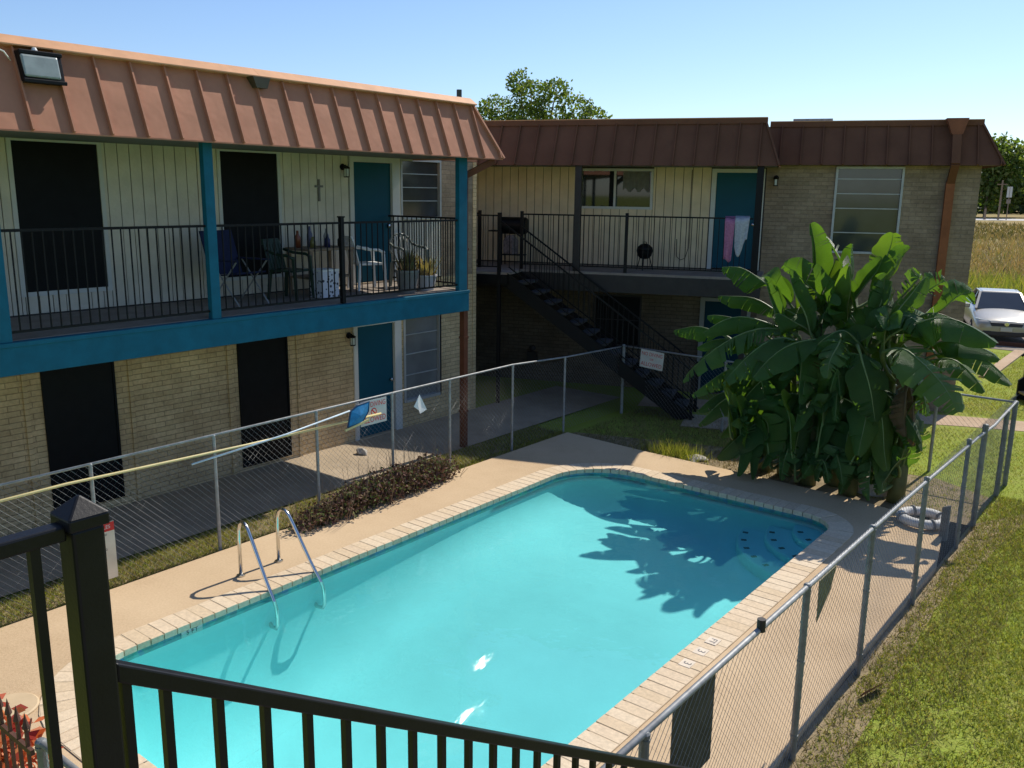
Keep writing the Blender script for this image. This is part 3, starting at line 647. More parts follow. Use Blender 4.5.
mansard(5.75, 10.20, 9.80, 1.40, 5.0, 1.86, 5.82, 6.0, 'b', hip=2)
b = MB(); b.box(-8, 5.98, -.04, WY, 4.95, 4.985); b.box(5.98, 10.1, 1.44, WY + .1, 5.005, 5.03); b.build('porch_ceiling', m_ceiling, RB)
b = MB(); b.box(6.2, 7.0, 2.2, 2.6, 5.8, 5.98); b.build('roof_vent', m_gal, RB)
b = MB(); b.hexa([(9.22, 1.62, 5.60), (9.42, 1.62, 5.60), (9.42, 1.50, 5.60), (9.22, 1.50, 5.60), (9.12, 1.88, 5.915), (9.52, 1.88, 5.915), (9.52, 1.60, 5.915), (9.12, 1.60, 5.915)]); b.build('conductor_head', m_copper, RB)
b = MB(); b.bar((9.32, 1.56, 5.62), (9.32, 1.33, 5.02), .16, .09, (0, -1, 0)); b.bar((9.32, 1.34, 5.03), (9.32, 1.68, 4.66), .15, .09, (0, -1, 0)); b.build('downspout_bend', m_roof2, RB)
b = MB(); b.box(9.24, 9.40, 1.63, 1.745, GZ, 4.68); b.build('downspout', m_copper, RB)
# windows, doors
def win_r(x0, x1, z0, z1, fill, fm, fw=.05, hb=(), vb=(), bw=.02):
    b = MB(); y0, y1 = WY - .03, WY + .1
    b.box(x0, x0 + fw, y0, y1, z0, z1); b.box(x1 - fw, x1, y0, y1, z0, z1); b.box(x0 + fw, x1 - fw, y0, y1, z1 - fw, z1); b.box(x0 + fw, x1 - fw, y0 - .015, y1, z0, z0 + fw)
    o = b.build('window', fm, RB); g = MB(); g.box(x0 + fw, x1 - fw, WY + .05, WY + .07, z0 + fw, z1 - fw); g.build('pane', fill, o)
    g = MB()
    for z in hb: g.box(x0 + fw, x1 - fw, WY + .02, WY + .048, z, z + bw)
    for x in vb: g.box(x - bw, x + bw, WY + .018, WY + .046, z0 + fw, z1 - fw)
    if hb or vb: g.build('sash_bar', fm, o)
    return o
wr = win_r(1.66, 3.34, 4.03, 4.92, m_glass, m_white, .055, (), (2.47,), .025)
def curtain(x0, x1, z0, z1, par):
    V = []; F = []; n = 14
    for i in range(n + 1):
        x = x0 + (x1 - x0) * i / n; y = WY + .046 + .012 * math.sin(i * 2.2)
        V += [(x, y - .02, z0 + .05 * math.sin(i * 1.3)), (x, y - .02, z1)]
    F = [(2 * i, 2 * i + 2, 2 * i + 3, 2 * i + 1) for i in range(n)]
    return raw('curtain', V, F, mat('curtain_cloth', (.16, .16, .14), .9, .2, 9), par)
curtain(2.65, 3.25, 4.45, 4.86, wr)
win_r(*rupB[0][:2], *rupB[0][2:], m_glassb, m_alu, .045, (3.62, 4.12, 4.42, 4.72), ())
win_r(*rlow[0][:2], *rlow[0][2:], m_screen, m_dark, .04, (1.5,), ())
def door_r(x0, x1, z0, z1, fm=None):
    b = MB(); y0, y1 = WY - .035, WY + .12
    b.box(x0, x0 + .10, y0, y1, z0, z1); b.box(x1 - .10, x1, y0, y1, z0, z1); b.box(x0 + .10, x1 - .10, y0, y1, z1 - .08, z1)
    o = b.build('door', fm or m_white, RB); d = MB(); d.box(x0 + .102, x1 - .102, WY + .03, WY + .07, z0 + .02, z1 - .082); d.build('door_panel', m_door if fm is None else m_doord, o)
    h = MB(); h.lathe([(.0, .06), (.03, .05), (.032, .03), (.014, .02), (.014, 0), (.03, 0)], (x1 - .18, WY + .03, z0 + .98), 12, Matrix.Rotation(R_(90), 3, 'X')); h.build('handle', m_steel, o)
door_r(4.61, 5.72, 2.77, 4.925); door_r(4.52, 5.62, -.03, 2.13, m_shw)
lamp(RB, Matrix.Translation((5.95, WY - .002, 4.74)) @ Matrix(((-1, 0, 0, 0), (0, -1, 0, 0), (0, 0, 1, 0), (0, 0, 0, 1))))
b = MB(); b.box(.50, .74, WY - .10, WY, .40, .64); b.lathe([(.0, .10), (.07, .08), (.07, 0)], (.62, WY, .72), 14, Matrix.Rotation(R_(90), 3, 'X')); b.build('meter_box', m_dark, RB)
b = MB(); b.tube([(4.18, WY - .02, 4.9), (4.18, WY - .02, 3.2), (4.12, WY - .03, 2.98), (4.02, WY - .03, 2.94), (3.93, WY - .03, 3.02), (3.92, WY - .02, 3.4)], .008, 6); b.build('wall_cable', m_dark, RB)
# ------------------------------------------------------------------ black stairs in front of the rear balcony
ST = thing('staircase', 'black open steel staircase running down from the rear balcony towards the banana plant', 'staircase', P0, TH)
m_tread = mat('worn_tread', (.055, .052, .05), .85, .3, 9)
def sz(s): return 2.75 - .703 * (s - .88)
for y in (-.13, -.95):
    b = MB(); b.hexa([(.84, y - .025, 2.74), (.84, y + .025, 2.74), (.84, y + .025, 2.42), (.84, y - .025, 2.42), (4.80, y - .025, .02), (4.80, y + .025, .02), (4.45, y + .025, GZ), (4.45, y - .025, GZ)])
    b.build('stringer', m_black, ST)
for k in range(13):
    s = .90 + .279 * (k + .35); z = 2.75 - .196 * (k + 1)
    b = MB(); b.box(s - .02, s + .27, -.92, -.16, z - .045, z); b.build('tread', m_tread, ST)
b = MB(); b.box(-.5, .88, -.96, -.035, 2.70, 2.748); b.build('landing', m_slab, ST); b = MB(); b.box(-.5, .88, -.975, -.90, 2.50, 2.698); b.build('landing_beam', m_black, ST)
for y, s0 in ((-.12, .86), (-.95, .66)):
    b = MB(); b.bar((s0, y, sz(s0) + .90), (4.72, y, sz(4.72) + .90), .035, .03); b.bar((s0 + .2, y, sz(s0 + .2) + .10), (4.72, y, sz(4.72) + .10), .025, .022)
    hr = b.build('handrail', m_black, ST)
    n = 34
    for k in range(1, n): s = s0 + .1 + (4.66 - s0 - .1) * k / n; baluster(.80, .0065, m_black, hr, (s, y, sz(s) + .10))
    b = MB(); b.box(4.69, 4.75, y - .03, y + .03, GZ, sz(4.72) + .95); b.build('post', m_black, ST)
b = MB(); b.box(.62, .69, -.985, -.92, GZ, 3.96); b.build('post', m_black, ST)
railing((-.45, -.95), (.62, -.95), 2.86, 3.90, m_black, ST, .105)
# ------------------------------------------------------------------ things on the rear balcony
def rl(x, y, z): v = Matrix.Rotation(TH, 3, 'Z') @ Vector((x, y, z)); return (P0[0] + v.x, P0[1] + v.y, z)
def towel(label, x0, x1, zt, zb, m, ragged=0, seed=1):
    r = random.Random(seed); V = []; F = []; nx, nz = 12, 16
    for j in range(nz + 1):
        for i in range(nx + 1):
            u = i / nx; x = x0 + (x1 - x0) * u
            s = j / nz; yy = -.028 + .02 * math.sin(u * 9 + s * 2) * s
            drop = (zt - zb) * (1 - ragged * (.5 + .5 * math.sin(u * 5.2 + seed)))
            z = zt - s * drop + .012 * math.sin(u * 7)
            if j == 0: yy, z = .05, zt - .05
            if j == 1: yy, z = .03, zt + .012
            x += .05 * s * (.3 - u)
            V.append((x, yy, z))
    F = [(j * (nx + 1) + i, j * (nx + 1) + i + 1, (j + 1) * (nx + 1) + i + 1, (j + 1) * (nx + 1) + i) for j in range(nz) for i in range(nx)]
    o = raw('towel', [(x - x0, y, z) for x, y, z in V], F, m); o.location = rl(x0, 0, 0); o.rotation_euler = (0, 0, TH)
    for p in o.data.polygons: p.use_smooth = True
    so_ = o.modifiers.new('thickness', 'SOLIDIFY'); so_.thickness = .008
    return tag(o, label, 'towel', 'towels on the rear railing')
towel('pink towel hanging over the rear railing in front of the teal door', 5.08, 5.28, 3.94, 3.06, mat('pink_towel', (.42, .17, .27), .95, .2, 25), .05, 1)
towel('pale grey towel hanging over the rear railing beside the pink one', 5.275, 5.56, 3.95, 3.15, mat('grey_towel', (.42, .44, .46), .95, .2, 25), .45, 3)
t = thing('barrel_grill', 'black barrel barbecue smoker standing at the left end of the rear balcony', 'grill', rl(.35, .95, 2.755), TH)
b = MB(); b.lathe([(0, -.32), (.17, -.31), (.19, -.28), (.19, .28), (.17, .31), (0, .32)], (0, 0, .88), 20, Matrix.Rotation(R_(90), 3, 'Y')); b.build('barrel', m_black, t, smooth=False)
for sx in (-.24, .24):
    for sy in (-.13, .13): b = MB(); b.tube([(sx, sy, 0), (sx, sy * .8, .78)], .016, 6); b.build('leg', m_black, t)
b = MB(); b.box(-.55, -.33, -.14, .14, .74, .77); b.build('side_shelf', m_black, t)
b = MB(); b.box(-.27, .27, -.15, .15, .22, .24); b.build('bottom_shelf', m_black, t)
b = MB(); b.box(-.16, .10, -.12, .10, 0, .30); b.hexa([(-.16, -.12, .30), (.10, -.12, .30), (.10, .10, .30), (-.16, .10, .30), (-.11, -.05, .42), (.03, -.05, .42), (.03, .04, .42), (-.11, .04, .42)])
tag(b.build('charcoal_bag', mat('patterned_bag', (.24, .20, .19), .9, .5, 14)), 'crumpled greyish charcoal bag under the barrel smoker', 'bag').location = (rl(.32, .95, 3.005))
t = thing('kettle_grill', 'small black round kettle barbecue standing under the rear window', 'grill', rl(3.35, .9, 2.755), TH)
b = MB(); b.lathe([(0, -.17), (.09, -.15), (.15, -.09), (.175, 0), (.175, .01)], (0, 0, .40), 20); b.build('bowl', m_black, t, smooth=True)
b = MB(); b.lathe([(.18, .01), (.165, .08), (.10, .14), (.03, .165), (0, .167)], (0, 0, .405), 20); ld = b.build('lid', m_black, t, smooth=True)
b = MB(); b.tube([(-.04, 0, .565), (-.03, 0, .60), (.03, 0, .60), (.04, 0, .565)], .009, 6); b.build('handle', m_black, ld)
for k in range(3): a = R_(30 + 120 * k); b = MB(); b.tube([(.11 * math.cos(a), .11 * math.sin(a), .30), (.2 * math.cos(a), .2 * math.sin(a), 0)], .011, 6); b.build('leg', m_black, t)
# ------------------------------------------------------------------ chain link fence round the pool
FN = thing('chain_link_fence', 'grey galvanised chain link fence enclosing the pool deck', 'fence', (-5.6, 1.9, GZ))
def F_(o): o.location = (5.6, -1.9, -GZ); return o
FH = 1.46
def link_panel(p, q, z0, z1, pitch=.08, r=.0018):
    """woven diagonals between two ground points as thin three-sided wires"""
    p = np.array(p, float); q = np.array(q, float); Ln = np.linalg.norm(q - p); d = (q - p) / Ln; nrm = np.array([-d[1], d[0]])
    H = z1 - z0; V = []; F = []
    def wire(a0, zz0, a1, zz1, off):
        nseg = max(2, int(abs(zz1 - zz0) / .35) + 1); base_ = len(V)
        for k in range(nseg + 1):
            t = k / nseg; a = a0 + (a1 - a0) * t; z = zz0 + (zz1 - zz0) * t
            bul = .022 * math.sin(a * 1.7 + z * 2) * math.sin(math.pi * (z - z0) / H) ** 1
            c = p + d * a + nrm * (off + bul)
            for m in range(3):
                an = 2.094 * m
                V.append((c[0] + nrm[0] * r * math.cos(an) + d[0] * r * math.sin(an) * .7, c[1] + nrm[1] * r * math.cos(an) + d[1] * r * math.sin(an) * .7, z + r * math.sin(an) * .7))
        for k in range(nseg):
            for m in range(3): F.append((base_ + 3 * k + m, base_ + 3 * k + (m + 1) % 3, base_ + 3 * k + 3 + (m + 1) % 3, base_ + 3 * k + 3 + m))
    n = int((Ln + H) / pitch)
    for k in range(n + 1):
        s = -H + k * pitch
        a0, a1 = max(0, s), min(Ln, s + H)
        if a1 - a0 > .01:
            wire(a0, z0 + (a0 - s), a1, z0 + (a1 - s), .002)
            wire(a0, z1 - (a0 - s), a1, z1 - (a1 - s), -.002)
    return F_(raw('wire_mesh', V, F, m_wire, FN))
def rail_tube(pts, r=.021): b = MB(); b.tube(pts, r, 8); return F_(b.build('top_rail', m_gal, FN, smooth=True))
def fpost(x, y, h, r=.026, m=m_gal):
    b = MB(); b.tube([(x, y, GZ - .1), (x, y, h)], r, 10); b.lathe([(r * 1.12, 0), (r * 1.12, .02), (r * .7, .032), (0, .036)], (x, y, h - .02), 10)
    for z in (h - .05, h * .55, .15): b.lathe([(r * 1.15, 0), (r * 1.15, .02)], (x, y, z), 10)
    return F_(b.build('post', m, FN, smooth=False))
m_galp = mat('dull_grey_post', (.20, .21, .21), .55, .25, 9, metal=.35)
LX, RX, BY, NY = -9.13, -2.08, 15.25, 1.9
link_panel((LX, NY), (LX, 12.4), .02, 1.465); link_panel((LX, 12.4), (LX, BY), .02, 1.36); link_panel((LX, BY), (RX, BY), .02, 1.30, .085); link_panel((RX, BY), (RX, NY), -.03, FH); link_panel((RX, NY), (-4.95, NY), .02, 1.18)
rail_tube([(LX, NY, 1.44), (LX, 8, 1.47), (LX, 11.6, 1.485), (LX, 13.2, 1.40), (LX, BY, 1.345)], .016); rail_tube([(LX, BY, 1.35), (-6, BY, 1.31), (RX, BY, 1.29)], .018)
rail_tube([(RX, NY, 1.48), (RX, 5.2, 1.45), (RX, 9, 1.40), (RX, 12.5, 1.31), (RX, 13.6, 1.25), (RX, BY, 1.30)], .021); rail_tube([(-4.95, NY, 1.19), (RX, NY, 1.25)])
for y, h in ((2.9, 1.44), (4.3, 1.45), (5.8, 1.455), (7.36, 1.465), (8.76, 1.475), (10.01, 1.48), (11.61, 1.485), (13.17, 1.40)): fpost(LX, y, h, .021)
fpost(LX, BY, 1.37, .032)
for x in (-6.9, -4.6, -3.2): fpost(x, BY, 1.30)
for y, r in ((3.86, .03), (6.33, .028), (7.97, .027), (9.87, .027), (11.95, .027), (12.95, .036)): fpost(RX, y, 1.46 - .012 * max(0, y - 5) ** 1.2 * .5, r, m_galp)
fpost(RX, 14.56, 1.28, .036, m_galp); fpost(RX, BY, 1.30, .036, m_galp); fpost(RX, NY, 1.5, .036, m_galp); fpost(-4.95, NY, 1.20, .03, m_galp); fpost(LX, NY, FH, .036)
b = MB(); b.tube([(RX + .01, 5.42, 1.44), (RX + .01, 5.42, 1.53)], .03, 10); F_(b.build('post_stub', m_dark, FN))
# signs on the fence
def sign(name, label, o, xdir, w_, h_, lines, m=m_white, roll=0, back=None):
    x = Vector(xdir).normalized(); up = Vector((0, 0, 1)); up = (Matrix.Rotation(R_(roll), 3, x.cross(up)) @ up); x = (Matrix.Rotation(R_(roll), 3, x.cross(Vector((0, 0, 1)))) @ x)
    M = frame(x, up, o); t = thing(name, label, 'sign', o)
    b = MB(); b.box(-w_ / 2, w_ / 2, -h_ / 2, h_ / 2, -.004, .0); ob = b.build('sign_board', m, t); Ml = M.copy(); Ml.translation = (0, 0, 0); ob.data.transform(Ml)
    for (s, size, dx, dy, mm, sx) in lines: text('lettering', s, size, Ml @ Matrix.Translation((dx, dy, .0015)), mm, t, sx=sx)
    return t, Ml
sg, Ml = sign('pool_sign', 'white sign with red lettering reading no diving allowed beside the skimmer net', (-9.09, 8.36, 1.275), (0, 1, 0), .50, .36, [('NO DIVING', .105, 0, .11, m_red, .85), ('ALLOWED', .115, 0, -.11, m_red, .85)], roll=0)
b = MB(); n = 20
b.add([(r * math.cos(2 * math.pi * k / n), r * math.sin(2 * math.pi * k / n), .002) for r in (.042, .056) for k in range(n)], [(k, (k + 1) % n, n + (k + 1) % n, n + k) for k in range(n)]); b.hexa([(-.04, .028, .001), (.028, -.04, .001), (.04, -.028, .001), (-.028, .04, .001), (-.04, .028, .003), (.028, -.04, .003), (.04, -.028, .003), (-.028, .04, .003)])
o = b.build('prohibition_mark', m_red, sg); o.data.transform(Ml)
sign('pool_sign', 'white sign with red lettering on the shaded rear fence by the stairs', (-8.46, BY - .035, 1.15), (1, 0, 0), .52, .36, [('NO DIVING', .10, 0, .10, m_red, .9), ('OR', .06, 0, 0, m_red, 1), ('ALLOWED', .11, 0, -.105, m_red, .9)], m=mat('aged_sign', (.62, .60, .54), .6, .15, 6), roll=-4)
sg, Ml = sign('rules_sign', 'tall narrow pool rules sign with a red header low on the left fence', (-9.09, 4.28, .44), (0, 1, 0), .40, .66, [('POOL RULES', .058, 0, .275, m_white, .95)] + [(s, .034, -.005, yy, m_ink, 1) for s, yy in (('NO LIFEGUARD', .19), ('ON DUTY', .12), ('NO RUNNING', .02), ('NO GLASS', -.12), ('NO PETS', -.22))], m=mat('cream_sign', (.66, .60, .46), .6, .1, 5))
b = MB(); b.box(-.2, .2, .225, .325, .0003, .0012); o = b.build('sign_header', m_red, sg); o.data.transform(Ml)
m_back = mat('dark_sign_back', (.055, .052, .04), .6, .25, 6)
t = thing('sign_panel', 'large dark sign back hanging below the near rail of the right fence', 'sign', (RX - .04, 4.55, 1.10))
b = MB(); b.box(-.004, .004, -.28, .28, -.34, .30); b.build('panel', m_back, t)
t = thing('sign_panel', 'small olive sign back with a bent lower edge on the right fence', 'sign', (RX - .04, 6.93, 1.20))
b = MB(); b.hexa([(-.004, -.18, -.24), (.004, -.18, -.24), (-.03, .21, -.10), (-.038, .21, -.10), (-.004, -.2, .13), (.004, -.2, .13), (.004, .2, .13), (-.004, .2, .13)]); b.build('panel', mat('olive_sign_back', (.16, .15, .07), .6, .3, 8), t)
# pole and net resting on the left fence
t = thing('pool_pole', 'long pale yellow pool pole hung along the left fence', 'pole', (-9.06, 5, 1.3)); m_yel = mat('yellow_fibreglass', (.66, .55, .26), .4, .1, 6)
b = MB(); b.tube([(0, -3.2, -.01), (.0, -1, .02), (0, 1.2, -.04), (.02, 3.45, -.06)], .016, 8); b.build('shaft', m_yel, t, smooth=True)
b = MB(); b.tube([(0, -3.2, -.01), (0, -3.45, -.012)], .02, 8); b.build('grip', m_plastw, t)
t = thing('skimmer_net', 'blue leaf skimmer net on a white pole against the left fence', 'pool net', (-9.03, 7.98, 1.30)); m_netb = mat('blue_net', (.02, .20, .42), .7, .25, 20); m_lb = mat('pale_blue_pole', (.55, .66, .74), .4, .15, 9)
b = MB(); b.tube([(0, -2.55, -.10), (.0, -1.2, -.02), (0, -.12, .09)], .012, 8); b.build('shaft', m_lb, t, smooth=True)
ol = [(.0, -.16, -.14), (.0, -.10, .08), (.0, .02, .14), (.0, .24, .16), (.0, .22, .02), (.0, .10, -.12)]
b = MB(); b.tube(ol + [ol[0]], .013, 6); b.build('hoop', mat('dark_blue_frame', (.01, .05, .12), .5), t)
b = MB(); V = [(.004, *p[1:]) for p in ol]; cpt = (.05, .04, .0); b.add(V + [cpt], [(i, (i + 1) % 6, 6) for i in range(6)]); b.build('net', m_netb, t)
b = MB(); b.bar((.01, -.22, -.17), (.01, .22, -.10), .02, .03); b.build('lip', m_yel, t)
b = MB(); b.add([(.0, -.10, -.02), (.012, .02, -.15), (.008, .17, -.11), (.004, .02, .15), (.012, -.03, .07), (.016, -.01, -.09), (.002, .07, -.04)], [(0, 4, 3), (0, 5, 4), (5, 6, 4), (4, 6, 3), (5, 1, 6), (1, 2, 6), (2, 3, 6)])
tag(b.build('white_rag', mat('white_cloth', (.78, .78, .76), .9, .05, 8)), 'small white triangular rag caught on the left fence right of the teal door', 'rag').location = (-9.09, 9.27, 1.22)
# ------------------------------------------------------------------ pool ladder
LD = thing('pool_ladder', 'polished steel pool ladder with two hooped handrails on the left side', 'ladder', (-8.27, 5.75, 0))
def arcpts(y0, y1):
    pr = [(0, 0), (0, .45), (.005, .56), (.03, .64), (.08, .68), (.14, .675), (.20, .625), (.27, .52), (.52, .12), (.68, -.10), (.715, -.17), (.725, -.26), (.72, -.36), (.69, -.41), (.60, -.42), (.53, -.36)]
    return [(x, y0 + (y1 - y0) * min(1, x / .7), z) for x, z in pr]
for y0, y1 in ((-.25, -.30), (.28, .36)):
    b = MB(); b.tube(arcpts(y0, y1), .021, 12); hr = b.build('handrail', m_steel, LD, smooth=True)
    b = MB(); b.lathe([(.05, 0), (.05, .012), (.03, .02), (.022, .02)], (0, y0, .002), 14); b.build('escutcheon', m_steel, hr)
# ------------------------------------------------------------------ deck clutter
t = thing('life_ring', 'white life ring lying on the deck behind the right fence', 'life ring', (-2.62, 12.45, 0), .4)
b = MB(); Rr, rr = .27, .07; nu, nv = 32, 12
b.add([((Rr + rr * math.cos(v)) * math.cos(u), (Rr + rr * math.cos(v)) * math.sin(u), .08 + rr * math.sin(v) * .9) for u in [2 * math.pi * i / nu for i in range(nu)] for v in [2 * math.pi * j / nv for j in range(nv)]], [(i * nv + j, ((i + 1) % nu) * nv + j, ((i + 1) % nu) * nv + (j + 1) % nv, i * nv + (j + 1) % nv) for i in range(nu) for j in range(nv)])
b.build('ring', mat('weathered_white', (.62, .61, .59), .6, .15, 6), t, smooth=True)
for a in (.3, 1.87, 3.44, 5.0):
    b = MB(); M = Matrix.Rotation(a, 3, 'Z'); b.tube([M @ Vector((Rr + (rr + .006) * math.cos(v), 0, .08 + (rr + .006) * .9 * math.sin(v))) for v in [2 * math.pi * j / 14 for j in range(15)]], .018, 6); b.build('band', m_terra, t, smooth=True)
b = MB(); b.hexa([(-.05, -.05, 0), (.05, -.05, 0), (.05, .05, 0), (-.05, .05, 0), (-.045, -.045, .46), (.045, -.045, .50), (.045, .045, .49), (-.045, .045, .45)])
tag(b.build('wooden_stake', mat('grey_stake', (.16, .15, .13), .9, .3, 10), bevel=.01), 'short grey stake standing beside the white life ring', 'stake').location = (-2.28, 12.15, GZ)
def rock(name, label, loc, s, m, seed):
    bm = bmesh.new(); bmesh.ops.create_icosphere(bm, subdivisions=3, radius=1); r = random.Random(seed); ph = [r.uniform(0, 6) for _ in range(6)]
    for v in bm.verts:
        k = 1 + .18 * math.sin(3 * v.co.x + ph[0]) + .16 * math.sin(4 * v.co.y + ph[1]) + .12 * math.sin(5 * v.co.z + 3 * v.co.x + ph[2]); v.co = Vector((v.co.x * s[0] * k, v.co.y * s[1] * k, max(-.3, v.co.z) * s[2] * k))
    me = bpy.data.meshes.new(name); bm.to_mesh(me); bm.free(); me.materials.append(m); o = link(name, me); o.location = loc; return tag(o, label, 'rock')
m_rock = mat('pale_rock', (.46, .42, .36), .95, .3, 9, bump=.03, bscale=14)
rock('rock', 'pale rough rock at the right foot of the banana plant', (-3.62, 13.55, 0), (.32, .2, .22), m_rock, 1)
rock('paving_stone', 'flat pale stone beside the sunlit grass tuft behind the pool', (-6.45, 13.3, GZ), (.22, .15, .06), m_rock, 4)
rock('rock', 'small stone on the walkway at the teal ground floor door', (-10.9, 9.75, GZ + .06), (.11, .09, .07), m_rock, 9)
b = MB(); b.lathe([(0, .018), (.215, .018), (.23, .01), (.23, .0)], (0, 0, 0), 36); tag(b.build('access_cover', mat('cream_lid', (.58, .44, .27), .7, .08, 6)), 'round cream skimmer cover set in the near left deck', 'cover').location = (-7.5, 2.66, .003)
b = MB(); b.box(-.55, .35, -.5, .5, 0, .02); ob = tag(b.build('stepping_slab', m_walk), 'grey concrete slab at the foot of the black stairs', 'slab'); ob.location = (-7.35, 15.75, GZ + .005); ob.rotation_euler = (0, 0, TH)
t = thing('utility_box', 'pale green utility box behind the rear fence right of the banana plant', 'utility box', (-4.62, 19.3, GZ), TH)
b = MB(); b.box(-.22, .22, -.2, .2, 0, .72); b.build('housing', mat('pale_green_paint', (.20, .27, .18), .6, .1, 5), t, bevel=.015); b = MB(); b.box(-.24, .24, -.22, .22, .72, .76); b.build('lid', mat('pale_green_lid', (.26, .33, .24), .6, .1, 5), t)
# footpath behind
b = MB(); z = GZ + .008
Q = [rl(s, o, z) for s, o in ((3.5, .9), (30, .9), (30, 1.65), (3.5, 1.65))]
Q = [rl(3.5, -.05, z), rl(9.9, .55, z), rl(12.5, .55, z), rl(26, .5, z), rl(26, 1.3, z), rl(12.5, 1.4, z), rl(9.9, 1.45, z), rl(3.5, .95, z)]
b.poly(Q); struct(b.build('footpath', m_path))
# ------------------------------------------------------------------ foreground stair railing (the photographer's landing)
BR = thing('stair_railing', 'thick black steel railing in the foreground with capped corner post and sloping stair rail', 'railing', (-1.713, .777, 2.722))
SL = .648
b = MB(); b.box(-.033, .033, -.033, .033, -.25, .965); po = b.build('post', m_blackr, BR, bevel=.006)
b = MB(); b.box(-.041, .041, -.041, .041, .965, .992); b.add([(-.041, -.041, .992), (.041, -.041, .992), (.041, .041, .992), (-.041, .041, .992), (0, 0, 1.03)], [(0, 1, 4), (1, 2, 4), (2, 3, 4), (3, 0, 4)]); b.build('post_cap', m_blackr, po, bevel=.004)
b = MB(); b.box(-.02, .02, -2.6, -.037, .945, .978); tr = b.build('top_rail', m_blackr, BR, bevel=.005)
b = MB(); b.box(-.016, .016, -2.6, -.037, .08, .109); b.build('bottom_rail', m_blackr, BR, bevel=.004)
for k in range(20): baluster(.836, .0095, m_blackr, tr, (0, -.095 - .13 * k, .1095))
z0 = .648; E_ = 3.3; D_ = .047
b = MB(); b.hexa([(-.02, .037, z0 - D_), (.02, .037, z0 - D_), (.02, .037 + E_, z0 - SL * E_ - D_), (-.02, .037 + E_, z0 - SL * E_ - D_), (-.02, .037, z0), (.02, .037, z0), (.02, .037 + E_, z0 - SL * E_), (-.02, .037 + E_, z0 - SL * E_)])
sr = b.build('stair_rail', m_blackr, BR, bevel=.005)
b = MB(); dz = .80; b.hexa([(-.016, .037, z0 - dz - .04), (.016, .037, z0 - dz - .04), (.016, .037 + E_, z0 - SL * E_ - dz - .04), (-.016, .037 + E_, z0 - SL * E_ - dz - .04), (-.016, .037, z0 - dz), (.016, .037, z0 - dz), (.016, .037 + E_, z0 - SL * E_ - dz), (-.016, .037 + E_, z0 - SL * E_ - dz)]); b.build('bottom_rail', m_blackr, BR)
for y in [.06] + [.15 + .13 * k for k in range(24)]: zt = z0 - SL * (y - .037) - .04; baluster(.755, .0105, m_blackr, sr, (0, y, zt - .755))
b = MB(); b.box(-.035, .035, 3.34, 3.41, -2.75, z0 - SL * E_ - .02); b.build('post', m_blackr, BR, bevel=.005)
SR = thing('staircase', 'dark steel staircase below the camera carrying the foreground railing', 'staircase', (-1.1, .78, 2.6))
b = MB(); b.box(-.66, 2.6, -3, -.0, -.06, .08); b.build('landing', m_slab, SR)
b = MB(); b.hexa([(-.62, 0, -.22), (-.58, 0, -.22), (-.58, 0, .06), (-.62, 0, .06), (-.62, 4.28, -2.66), (-.58, 4.28, -2.66), (-.58, 4.3, -2.6), (-.62, 4.3, -2.6)]); b.build('stringer', m_black, SR)
b = MB(); b.hexa([(.58, 0, -.22), (.62, 0, -.22), (.62, 0, .06), (.58, 0, .06), (.58, 4.28, -2.66), (.62, 4.28, -2.66), (.62, 4.3, -2.6), (.58, 4.3, -2.6)]); b.build('stringer', m_black, SR)
for k in range(13): b = MB(); b.box(-.58, .58, .05 + .31 * k, .36 + .31 * k, -.16 - .192 * k, -.12 - .192 * k); b.build('tread', m_slab, SR)
for x in (-.5, 2.4): b = MB(); b.box(x - .06, x + .06, -.16, -.04, -2.66, -.06); b.build('support_post', m_black, SR)
# near gate pickets and the red plant in the corner
t = thing('picket_gate', 'brown iron gate with spear-pointed pickets at the lower left corner', 'gate', (-5.45, 1.88, GZ)); m_pk = mat('rusty_brown_iron', (.10, .045, .03), .6, .3, 12)
b = MB(); b.box(-.75, .42, -.012, .012, 1.14, 1.175); b.build('gate_rail', m_pk, t); b = MB(); b.box(-.75, .42, -.012, .012, .2, .235); b.build('gate_rail', m_pk, t)
for k in range(10):
    x = -.70 + .118 * k; b = MB(); b.box(x - .009, x + .009, -.009, .009, .08, 1.28); b.lathe([(.009, 0), (.022, .02), (.012, .06), (0, .12)], (x, 0, 1.28), 8); b.build('picket', m_pk, t)
V = []; F = []; r = random.Random(5)
for k in range(420):
    a = r.uniform(0, 6.28); e_ = r.gauss(0, .6); rad = r.random() ** .5
    p = np.array([.34 * rad * math.cos(a), .26 * rad * math.sin(a), 1.0 + .28 * math.sin(e_) - .3 * rad + r.uniform(-.35, .05)]); d = np.array([r.gauss(0, 1), r.gauss(0, 1), r.gauss(.3, .6)]); d /= np.linalg.norm(d); s = np.cross(d, [r.gauss(0, 1), r.gauss(0, 1), r.gauss(0, 1)]); s /= np.linalg.norm(s) + 1e-6
    L_ = r.uniform(.07, .13); V += [p - d * L_ * .5, p + s * L_ * .3, p + d * L_ * .6, p - s * L_ * .3]; F.append((4 * k, 4 * k + 1, 4 * k + 2, 4 * k + 3))
t = thing('red_leaved_shrub', 'orange red leafy shrub poking in at the lower left corner behind the pickets', 'shrub', (-5.75, 2.0, GZ))
raw('foliage', V, F, island('red_leaves', [(0, (.30, .03, .03)), (.4, (.62, .16, .06)), (.75, (.70, .28, .10)), (1, (.35, .06, .08))], .5, .3, (1.3, .9, .6)), t)
b = MB()
for k in range(6): a = k * 1.05; b.tube([(0, 0, 0), (.05 * math.cos(a), .05 * math.sin(a), .5), (.18 * math.cos(a), .15 * math.sin(a), 1.0)], [.014, .01, .005], 6)
b.build('stem', m_wood, t)
